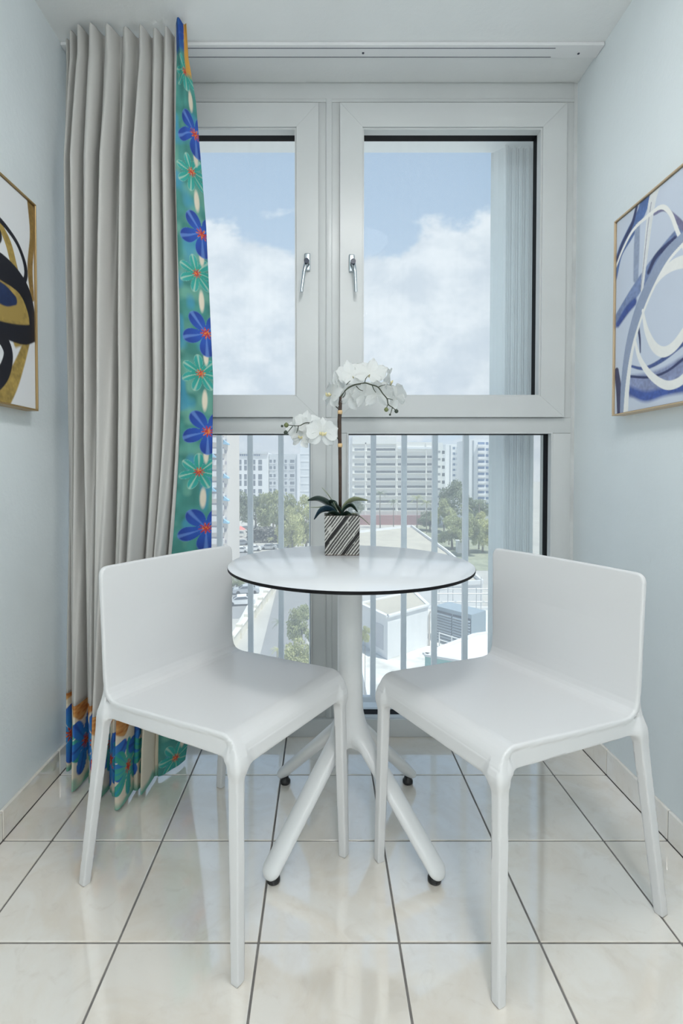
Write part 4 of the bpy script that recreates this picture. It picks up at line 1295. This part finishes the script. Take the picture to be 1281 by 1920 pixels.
# tall flats at the far left edge with awnings
YA = 96
fl = building('awning_flats', 'cream block of flats with blue awnings beside the curtain', on_y(340, 850, YA).x, on_y(426, 850, YA).x, on_y(410, 797, YA).z, YA, 14, bcol('cream_flats', (222, 216, 210)))
AW = bcol('blue_awning', (150, 195, 222))
for k, yy in enumerate(range(800, 1050, 21)):
    x0, x1, z0, z1 = at_face(fl, 398, yy, 421, yy + 9)
    bal = MB().box((x0 - 2, -0.9, z0), (x1, 0.05, z0 + 0.95)).build('balcony', bcol('balcony_white', (226, 224, 224)), fl)
    MB().box((x0 - 2, -0.02, z0 + 0.95), (x1 - 0.1, 0.02, z1 + 0.35)).build('window', bcol('flat_window', (175, 170, 178), rough=0.3), fl)
    if k in (1, 4, 6, 8):
        x0, x1, z0, z1 = at_face(fl, 420, yy + 6, 430, yy + 12)
        MB().prism([(x0, z0), (x1, z0 - 0.15), (x1, z0 + 0.05), (x0, z1 + 0.25)], 1, -0.9, 0.6).build('awning', AW, fl)
    if k in (2, 5):
        x0, x1, z0, z1 = at_face(fl, 398, yy + 9, 407, yy + 15)
        MB().prism([(x0, z0), (x1, z0 - 0.15), (x1, z0 + 0.05), (x0, z1 + 0.25)], 1, -1.4, -0.2).build('awning', AW, fl)
    x0, x1, z0, z1 = at_face(fl, 422, yy + 2, 425, yy + 8)
    MB().box((x0, -0.04, z0), (x1, 0.02, z1)).build('window', bcol('flat_window', (175, 170, 178), rough=0.3), fl)

# office slab with ribbon windows
YC = 188
W_OFF, G_OFF = bcol('office_white', (240, 239, 234)), bcol('ribbon_glass', (112, 116, 120), rough=0.35)
of = building('office_building', 'wide pale office slab with dark ribbon windows behind the palms', on_y(661, 830, YC).x, on_y(816, 830, YC).x, on_y(760, 829, YC).z, YC, 22, W_OFF)
x0, x1, z0, z1 = at_face(of, 661, 819, 743, 830)
MB().box((x0, -0.3, z0 - 0.5), (x1, 14, z1)).build('penthouse', bcol('office_white2', (240, 240, 237)), of)
cols_px = [(665, 683), (688.5, 697), (704.5, 741), (746, 754), (763, 797.5), (801, 813)]
for r in range(11):
    y0 = 840.5 + r * 13.95
    for ci, (xa, xb) in enumerate(cols_px):
        if r == 0 and ci >= 3: continue
        face_box(of, 'ribbon_window', (xa, y0, xb, y0 + 4.6), G_OFF if ci else bcol('pale_ribbon_glass', (150, 156, 160), rough=0.35), 0.05)
    face_box(of, 'ledge', (661, y0 + 5.0, 816, y0 + 5.9), bcol('ledge_white', (246, 246, 244)), 0.35)
for xa in (685.5, 743.5, 799):
    face_box(of, 'pilaster', (xa - 1.2, 830, xa + 1.2, 985), W_OFF, 0.3)
face_box(of, 'roof_band', (746, 838, 815, 842), bcol('white_band', (240, 243, 246)), 0.4)
face_box(of, 'shopfront', (672, 966, 760, 984), bcol('brick_red_shop', (170, 132, 130)), 0.8)
face_box(of, 'shopfront', (762, 966, 812, 984), bcol('dull_red_shop', (160, 128, 130)), 0.8)

of2 = building('narrow_office_wing', 'narrow pale wing between office slab and flats', on_y(817, 830, YC).x, on_y(836, 830, YC).x, on_y(826, 829, YC).z, YC + 4, 16, bcol('wing_white', (238, 240, 238)))
for r in range(9):
    face_box(of2, 'window', (829, 845 + r * 14, 834, 851 + r * 14), G_OFF, 0.05)
    face_box(of2, 'window', (819, 845 + r * 14, 826, 849 + r * 14), bcol('pale_ribbon_glass', (150, 156, 160)), 0.05)

def flats(name, label, px0, px1, ytop, Y, m, stripes, cols, step, mat_w):
    r_ = building(name, label, on_y(px0, 850, Y).x, on_y(px1, 850, Y).x, on_y(px0, ytop, Y).z, Y, 16, m)
    for xa, xb in stripes:
        face_box(r_, 'stair_strip', (xa, ytop + 2, xb, 965), bcol('stair_grey', (178, 184, 190)), 0.06)
    for xa, xb, bal in cols:
        y0 = ytop + 5
        while y0 < 955:
            face_box(r_, 'window', (xa, y0, xb, y0 + step * 0.42), mat_w, 0.05)
            if bal:
                face_box(r_, 'balcony', (xa - 0.8, y0 + step * 0.42, xb + 0.8, y0 + step * 0.78), bcol('balcony_pale', (244, 245, 246)), 1.1)
            y0 += step
    return r_
flats('mid_apartment_block', 'pale apartment block left of the rightmost railing bar', 836, 880, 833, 205, bcol('flat_white_a', (240, 242, 242)), [(842.5, 845.5), (863, 866)],
      [(849, 854, 0), (856, 860.5, 1), (868.5, 871, 0), (874, 877, 1)], 10.2, bcol('apartment_glass', (140, 155, 175), rough=0.35))
flats('right_apartment_tower', 'tall pale blue apartment tower beside the folded shutter', 880, 935, 824, 172, bcol('flat_white_b', (238, 241, 244)), [(885, 889)],
      [(896, 909, 1), (911, 916, 0), (919, 930, 1)], 11.4, bcol('apartment_glass_b', (130, 150, 180), rough=0.35))

# --- roofs close below
M_ROOF = mat('sunlit_roof', (0.52, 0.48, 0.40), 0.9, var=0.10, vscale=0.3)
M_WHITE = mat('white_render', (0.76, 0.77, 0.78), 0.85, var=0.06, vscale=0.5)
def roof_block(name, label, pts, zt, zb, m_side, m_top, parapet=0.35):
    cxy = Vector((sum(p[0] for p in pts) / len(pts), sum(p[1] for p in pts) / len(pts)))
    r_ = empty(name, (cxy.x, cxy.y, zb)); tag(r_, label, 'building')
    loc_ = [(p[0] - cxy.x, p[1] - cxy.y) for p in pts]
    MB().prism(loc_, 2, 0, zt - zb).build('wall', m_side, r_)
    MB().prism([(p[0] * 0.985, p[1] * 0.985) for p in loc_], 2, zt - zb, zt - zb + 0.05).build('roof', m_top, r_)
    n = len(loc_)
    for i in range(n):
        p, q = Vector(loc_[i]), Vector(loc_[(i + 1) % n])
        d = (q - p).normalized(); nn = Vector((-d.y, d.x)) * 0.14
        MB().prism([p - nn, q - nn, q + nn, p + nn], 2, zt - zb + 0.0, zt - zb + parapet).build('parapet', M_WHITE, r_)
    return r_
Z1 = -13.0
k = lambda x, y, z: tuple(on_z(x, y, z)[:2])
r1 = roof_block('flat_roof_hall', 'long low hall with sunlit beige flat roof behind the table', [k(640, 1112, Z1), k(905, 1095, Z1), k(838, 1036, Z1), k(772, 988, Z1), k(640, 1003, Z1)], Z1, GZ, M_WHITE, M_ROOF, 0.5)
Z3 = -12.0
r3 = roof_block('service_terrace', 'white service terrace below the rooftop machines', [k(697, 1330, Z3), k(960, 1330, Z3), k(960, 1145, Z3), k(655, 1140, Z3)], Z3, GZ, M_WHITE, mat('terrace_floor', (0.70, 0.69, 0.65), 0.9, var=0.25, vscale=0.8), 0.3)
Z2 = -9.0
r2 = roof_block('plant_room', 'white box-shaped plant room under the table edge', [k(727, 1157, Z2), k(803, 1136, Z2), k(776, 1110, Z2), k(676, 1133, Z2)], Z2, Z3 + 0.06, M_WHITE, M_ROOF, 0.12)
def loc_of(r_, p): return (p[0] - r_.location.x, p[1] - r_.location.y)
pa, pb = Vector(loc_of(r2, k(727, 1157, Z2))), Vector(loc_of(r2, k(676, 1133, Z2)))
dd = (pb - pa).normalized(); nn = Vector((dd.y, -dd.x)); nn = nn if nn.y < 0 else -nn
q0, q1 = pa + dd * 0.5, pa + dd * 2.0
MB().prism([q0 + nn * 0.03, q1 + nn * 0.03, q1 - nn * 0.1, q0 - nn * 0.1], 2, 0.5, 2.2).build('door', mat('grey_steel_door', (0.50, 0.51, 0.54), 0.6), r2)
Z4 = -7.2
r4 = roof_block('teal_edge_building', 'nearest white roof with teal painted side wall', [k(797, 1229, Z4), k(905, 1247, Z4), k(985, 1180, Z4), k(893, 1192, Z4)], Z4, GZ, mat('teal_paint', (0.30, 0.56, 0.53), 0.7, var=0.06, vscale=1.0), mat('white_roof', (0.82, 0.80, 0.78), 0.9, var=0.05, vscale=0.5), 0.1)
# louvred cooling unit
lu0, lu1 = on_z(815, 1200, Z3), on_z(884, 1222, Z3)
d2 = Vector((lu1.x - lu0.x, lu1.y - lu0.y)); LW = d2.length
unit = empty('cooling_unit', (lu0.x, lu0.y, Z3 + 0.06), math.atan2(d2.y, d2.x)); tag(unit, 'grey louvred cooling unit on the service terrace', 'machine')
M_UNIT = mat('unit_grey', lint(150, 165, 175), 0.6, var=0.05); M_SLAT = mat('slat_grey', lint(175, 185, 192), 0.5); M_DARK = mat('unit_dark', lint(85, 92, 102), 0.8)
UH = 2.6
MB().box((0, 0, 0), (LW, 1.8, UH)).build('casing', M_UNIT, unit)
for c0 in (0.06, LW / 2 + 0.04):
    MB().box((c0, -0.02, 0.1), (c0 + LW / 2 - 0.1, 0.01, UH - 0.3)).build('louvre_bay', M_DARK, unit)
    for i in range(10):
        z = 0.14 + i * (UH - 0.5) / 10
        MB().prism([(-0.10, z), (-0.03, z + 0.11), (-0.02, z + 0.09), (-0.09, z - 0.02)], 0, c0 + 0.02, c0 + LW / 2 - 0.12).build('slat', M_SLAT, unit)
# white railing in front of the unit
rr = empty('roof_railing', (lu0.x, lu0.y - 1.6, Z3 + 0.06), unit.rotation_euler.z); tag(rr, 'white pipe railing in front of the cooling unit', 'railing')
M_WP = mat('white_pipe', (0.82, 0.83, 0.84), 0.5)
for z in (0.5, 1.0):
    MB().tube([(0, 0, z), (LW, 0, z)], 0.04, 6).build('rail', M_WP, rr)
for i in range(4):
    MB().tube([(i * LW / 3, 0, 0), (i * LW / 3, 0, 1.05)], 0.045, 6).build('post', M_WP, rr)
# pipe rack behind it
pr0 = on_z(818, 1168, Z3)
pk = empty('pipe_rack', (pr0.x, pr0.y + 1.0, Z3 + 0.06)); tag(pk, 'rack of upright pipes behind the cooling unit', 'pipes')
M_PIPE = mat('pipe_grey', (0.50, 0.51, 0.52), 0.5)
for i in range(9):
    x = i * 0.62; y = 0.7 * (i % 2); zt = 3.2 + 0.5 * math.sin(i * 1.9)
    MB().tube([(x, y, 0), (x, y, zt)], 0.035, 6).build('upright', M_PIPE, pk)
for z, y in ((2.2, 0.0), (2.45, 0.7), (1.4, 0.35)):
    MB().tube([(0, y, z), (5.0, y, z)], 0.07, 6).build('pipe', mat('pipe_white', (0.72, 0.72, 0.71), 0.5), pk)
# bent pipe at the side of the plant room
bp = on_z(805, 1212, Z3)
MBp = MB().tube([(0, 0, 0.0), (0, 0, 2.3), (0.08, 0.05, 2.5), (0.5, 0.2, 2.55)], 0.07, 7)
o = MBp.build('drain_pipe', mat('pipe_tan', (0.50, 0.46, 0.42), 0.6)); o.location = (bp.x, bp.y, Z3 + 0.06)
tag(o, 'bent tan drain pipe beside the plant room', 'pipe')

# --- trees
def crown_mesh(name, rx, rz, n, leaf_s, m, seed):
    r_ = random.Random(seed)
    v, f = [], []
    clumps = []
    for _ in range(26):
        th, ph = r_.uniform(0, 6.283), math.acos(r_.uniform(-0.75, 1))
        q = r_.uniform(0.45, 0.85)
        clumps.append((q * rx * math.sin(ph) * math.cos(th), q * rx * math.sin(ph) * math.sin(th), q * rz * math.cos(ph), r_.uniform(0.22, 0.42)))
    for i in range(n):
        cx_, cy_, cz_, cr = clumps[i % 26]
        d = Vector((r_.gauss(0, 1), r_.gauss(0, 1), r_.gauss(0, 1))).normalized() * (cr * r_.uniform(0.6, 1.05))
        p = Vector((cx_ + d.x * rx, cy_ + d.y * rx, cz_ + d.z * rz * 0.8))
        nrm = (d + Vector((r_.gauss(0, 0.6), r_.gauss(0, 0.6), r_.gauss(0.4, 0.6)))).normalized()
        a_ = nrm.orthogonal().normalized(); b_ = nrm.cross(a_)
        s = leaf_s * r_.uniform(0.6, 1.3)
        i0 = len(v)
        v += [tuple(p + a_ * s), tuple(p + b_ * s * 0.6), tuple(p - a_ * s), tuple(p - b_ * s * 0.6)]
        f.append((i0, i0 + 1, i0 + 2, i0 + 3))
    me = bpy.data.meshes.new(name); me.from_pydata(v, [], f); me.update(); me.materials.append(m)
    return me
LM = [mat('leaves_grey_green', lint(150, 160, 134), 0.9, var=0.35, vscale=0.7, transl=0.3), mat('leaves_olive', lint(176, 182, 136), 0.9, var=0.35, vscale=0.7, transl=0.3), mat('leaves_yellow_green', lint(200, 202, 150), 0.9, var=0.3, vscale=0.7, transl=0.3)]
M_BARK = mat('bark', (0.28, 0.25, 0.21), 0.9, var=0.2)
CR = [[crown_mesh('crown', 1.0, 1.0, 4600, 0.062, LM[i], 10 * i + j) for j in range(2)] for i in range(3)]
TRUNK = MB().tube([(0, 0, 0), (0.03, 0.02, 0.5), (0, 0, 1.0)], [0.10, 0.07, 0.05], 7).mesh('trunk', M_BARK, True)
def tree(label, px, ytop, ybase, rpx, kind, v=0, group='trees in the town'):
    Y = gy(ybase)
    base = on_z(px, ybase, GZ)
    top = on_y(px, ytop, Y).z
    R = rpx * (1.32 if ybase < 1100 else 1.0) * Y / FPX
    H = top - GZ
    rz = min(H * 0.47, R * 1.45)
    t = empty('tree', (base.x, base.y, GZ), px * 0.7)
    tag(t, label, 'tree', group)
    shared('crown', CR[kind][v], t, (0, 0, H - rz), None, (R, R, rz))
    shared('trunk', TRUNK, t, (0, 0, 0), None, (R * 0.8, R * 0.8, H - rz))
    return t
for args in (('grey-green tree nearest the awning flats', 446, 918, 1001, 24, 0, 0), ('grey-green tree in front of the clinic windows', 480, 926, 990, 22, 0, 1), ('tall olive tree in front of the clinic corner', 512, 911, 1010, 25, 1, 0),
             ('olive tree before the grey clinic wing', 540, 926, 1027, 24, 1, 1), ('yellow-green tree beside the left window post', 574, 926, 1036, 26, 2, 0), ('low yellow-green tree under the clinic wing', 548, 952, 1044, 22, 2, 1),
             ('small olive tree behind the parked white car', 444, 1076, 1106, 16, 1, 0), ('small round tree before the office shopfront', 668, 928, 992, 12, 0, 1),
             ('bright green tree right of the office slab', 832, 934, 1014, 18, 1, 1), ('grey-green tree before the mid apartments', 852, 900, 999, 21, 0, 0), ('large olive tree on the lawn', 848, 962, 1030, 24, 1, 0),
             ('grey-green tree below the right tower', 891, 930, 1010, 20, 0, 1), ('yellow-green tree on the lawn by the shutter', 905, 958, 1036, 20, 2, 0), ('olive tree under the right tower', 878, 962, 1042, 19, 1, 1),
             ('dark tree between office slab and lawn', 806, 958, 995, 17, 0, 0), ('bushy tree close by the side street', 566, 1128, 1300, 30, 1, 0), ('lower yellowish tree close by the side street', 560, 1196, 1350, 32, 2, 1),
             ('small green tree at the foot of the plant room', 684, 1172, 1620, 13, 2, 0)):
    tree(*args)
# palms
def frond_mesh(L, m, seed):
    r_ = random.Random(seed)
    v, f = [], []
    for k_ in range(14):
        th = k_ * 2.399; el = 0.9 - 1.25 * (k_ / 14)
        pts = [Vector((math.cos(th) * L * s * math.cos(el * (1 - 0.5 * s)), math.sin(th) * L * s * math.cos(el * (1 - 0.5 * s)), L * (math.sin(el) * s - 0.55 * s * s))) for s in (0.02, 0.3, 0.55, 0.8, 1.0)]
        side = Vector((-math.sin(th), math.cos(th), 0))
        for i in range(4):
            for s_ in (-1, 1):
                for q in range(3):
                    p = pts[i].lerp(pts[i + 1], q / 3)
                    w_ = L * 0.24 * (1 - 0.55 * (i / 4))
                    i0 = len(v)
                    d = (pts[i + 1] - pts[i]).normalized()
                    v += [tuple(p), tuple(p + d * L * 0.055), tuple(p + side * s_ * w_ + d * L * 0.13 + Vector((0, 0, -w_ * 0.45)))]
                    f.append((i0, i0 + 1, i0 + 2))
    me = bpy.data.meshes.new('fronds'); me.from_pydata(v, [], f); me.update(); me.materials.append(m)
    return me
FR = [frond_mesh(1.0, LM[i], i) for i in range(3)]
PTR = MB().tube([(0, 0, 0), (0.01, 0, 0.5), (0, 0, 1.0)], [0.016, 0.011, 0.010], 7).mesh('trunk', M_BARK, True)
def palm(label, px, ytop, ybase, rpx, kind):
    Y = gy(ybase); base = on_z(px, ybase, GZ); H = on_y(px, ytop, Y).z - GZ; R = rpx * Y / FPX
    t = empty('palm_tree', (base.x, base.y, GZ), px * 1.3); tag(t, label, 'palm tree', 'palms in the town')
    shared('fronds', FR[kind], t, (0, 0, H - R * 0.35), None, (R, R, R))
    shared('trunk', PTR, t, (0, 0, 0), None, (H, H, H - R * 0.33))
for args in (('tall palm before the office slab near the pot', 713, 918, 990, 15, 0), ('palm before the middle of the office slab', 738, 934, 992, 14, 0), ('bright palm at the right end of the office slab', 782, 926, 996, 17, 1),
             ('palm left of the lawn', 800, 936, 1000, 14, 1), ('palm in front of the mid apartments', 842, 950, 1022, 15, 1), ('palm at the edge of the lawn', 872, 944, 1060, 16, 1), ('palm by the right apartment tower', 898, 934, 1030, 15, 0),
             ('spiky palm leaning over the side street', 524, 1160, 1290, 16, 0), ('pale palm low beside the side street', 520, 1212, 1310, 14, 2), ('small pale palm under the left trees', 508, 1006, 1044, 10, 2)):
    palm(*args)

# --- parked cars and stalls
def car_parts():
    prof = [(-2.1, 0.28), (-2.15, 0.62), (-1.95, 0.86), (-1.25, 0.93), (-0.55, 1.38), (0.75, 1.42), (1.45, 1.0), (2.0, 0.9), (2.12, 0.6), (2.08, 0.28)]
    body = MB().prism(prof, 1, -0.85, 0.85)
    side = [(-1.12, 0.95), (-0.52, 1.32), (0.70, 1.35), (1.30, 1.0)]
    win = MB().prism(side, 1, -0.87, 0.87)
    ws = MB().add([(-1.22, -0.7, 0.97), (-1.22, 0.7, 0.97), (-0.60, 0.62, 1.37), (-0.60, -0.62, 1.37)], [(0, 1, 2, 3)]).add([(1.43, -0.7, 1.04), (1.43, 0.7, 1.04), (0.80, 0.62, 1.42), (0.80, -0.62, 1.42)], [(0, 3, 2, 1)])
    whl = MB().tube([(0, -0.1, 0), (0, 0.1, 0)], 0.32, 12)
    return body, win, ws, whl
cb, cw_, cws, cwh = car_parts()
C_WIN = cw_.mesh('windows', bcol('car_glass', (90, 98, 110), rough=0.2)); C_WS = cws.mesh('windscreen', MATS['car_glass']); C_WH = cwh.mesh('wheel', mat('tyre', (0.04, 0.04, 0.04), 0.8))
C_BODY = {n: cb.mesh('body', bcol('car_' + n, c_, rough=0.35)) for n, c_ in (('white', (238, 240, 242)), ('silver', (185, 190, 196)), ('grey', (140, 146, 152)), ('red', (205, 95, 90)))}
def car(label, px, py, rz, col):
    p = g(px, py)
    c = empty('car', (p.x, p.y, GZ + 0.03), rz); tag(c, label, 'car', 'parked cars')
    shared('body', C_BODY[col], c); shared('side_windows', C_WIN, c); shared('windscreen', C_WS, c)
    for sx in (-1.3, 1.3):
        for sy in (-0.78, 0.78):
            shared('wheel', C_WH, c, (sx, sy, 0.32))
for args in (('white car parked left of the low wall', 452, 1134, 0.15, 'white'), ('silver car behind the white parked car', 462, 1113, 0.15, 'silver'), ('grey car just above the left chair back', 452, 1022, 0.4, 'grey'),
             ('white car under the left trees', 474, 1033, 0.2, 'white'), ('silver car near the red stall', 504, 1030, 0.1, 'silver'), ('white car between trees and chair back', 450, 1036, 0.1, 'white'),
             ('grey car parked behind the beige roof beside the pot', 688, 1003, 0.1, 'grey'), ('silver car parked behind the beige roof', 720, 1002, 0.0, 'silver'), ('white car at the far kerb', 748, 1000, 0.0, 'white')):
    car(*args)
for i, (px, py, cl) in enumerate(((429, 1011, (222, 120, 112)), (451, 1007, (226, 140, 134)))):
    p = g(px, py)
    st = empty('market_stall', (p.x, p.y, GZ)); tag(st, ['red canopy stall nearest the awning flats', 'paler red canopy stall under the left trees'][i], 'stall', 'red stalls')
    MB().add([(-1.4, -1.4, 2.3), (1.4, -1.4, 2.3), (1.4, 1.4, 2.3), (-1.4, 1.4, 2.3), (0, 0, 3.4)], [(0, 1, 4), (1, 2, 4), (2, 3, 4), (3, 0, 4), (3, 2, 1, 0)]).build('canopy', bcol('stall_red_%d' % i, cl), st)
    for sx in (-1.3, 1.3):
        for sy in (-1.3, 1.3):
            MB().box((sx - 0.05, sy - 0.05, 0), (sx + 0.05, sy + 0.05, 2.3)).build('post', M_WP, st)
# long clipped hedge under the left trees
hA, hB = g(464, 1017), g(600, 1017)
hd = empty('hedge', ((hA.x + hB.x) / 2, hA.y, GZ)); tag(hd, 'long dull hedge under the left trees', 'hedge')
hl = (hB.x - hA.x) / 2
rh = random.Random(5)
hv, hf = [], []
for i in range(2600):
    p_ = Vector((rh.uniform(-hl, hl), rh.uniform(-1.2, 1.2), rh.uniform(0.2, 4.2)))
    n_ = Vector((rh.gauss(0, 1), rh.gauss(-0.5, 1), rh.gauss(0.5, 1))).normalized(); a_ = n_.orthogonal().normalized(); b_ = n_.cross(a_)
    i0 = len(hv); hv += [tuple(p_ + a_ * 0.5), tuple(p_ + b_ * 0.35), tuple(p_ - a_ * 0.5), tuple(p_ - b_ * 0.35)]; hf.append((i0, i0 + 1, i0 + 2, i0 + 3))
MB().add(hv, hf).build('foliage', mat('hedge_leaves', lint(128, 128, 122), 0.9, var=0.3, vscale=0.6), hd, fix=False)
# small white kiosk on the lawn
p = g(866, 1036)
ki = empty('kiosk', (p.x, p.y, GZ)); tag(ki, 'small white kiosk among the lawn trees', 'kiosk')
MB().box((-1.2, -1, 0), (1.2, 1, 2.8)).build('wall', M_WHITE, ki); MB().box((-1.4, -1.2, 2.8), (1.4, 1.2, 3.0)).build('roof', M_WHITE, ki)
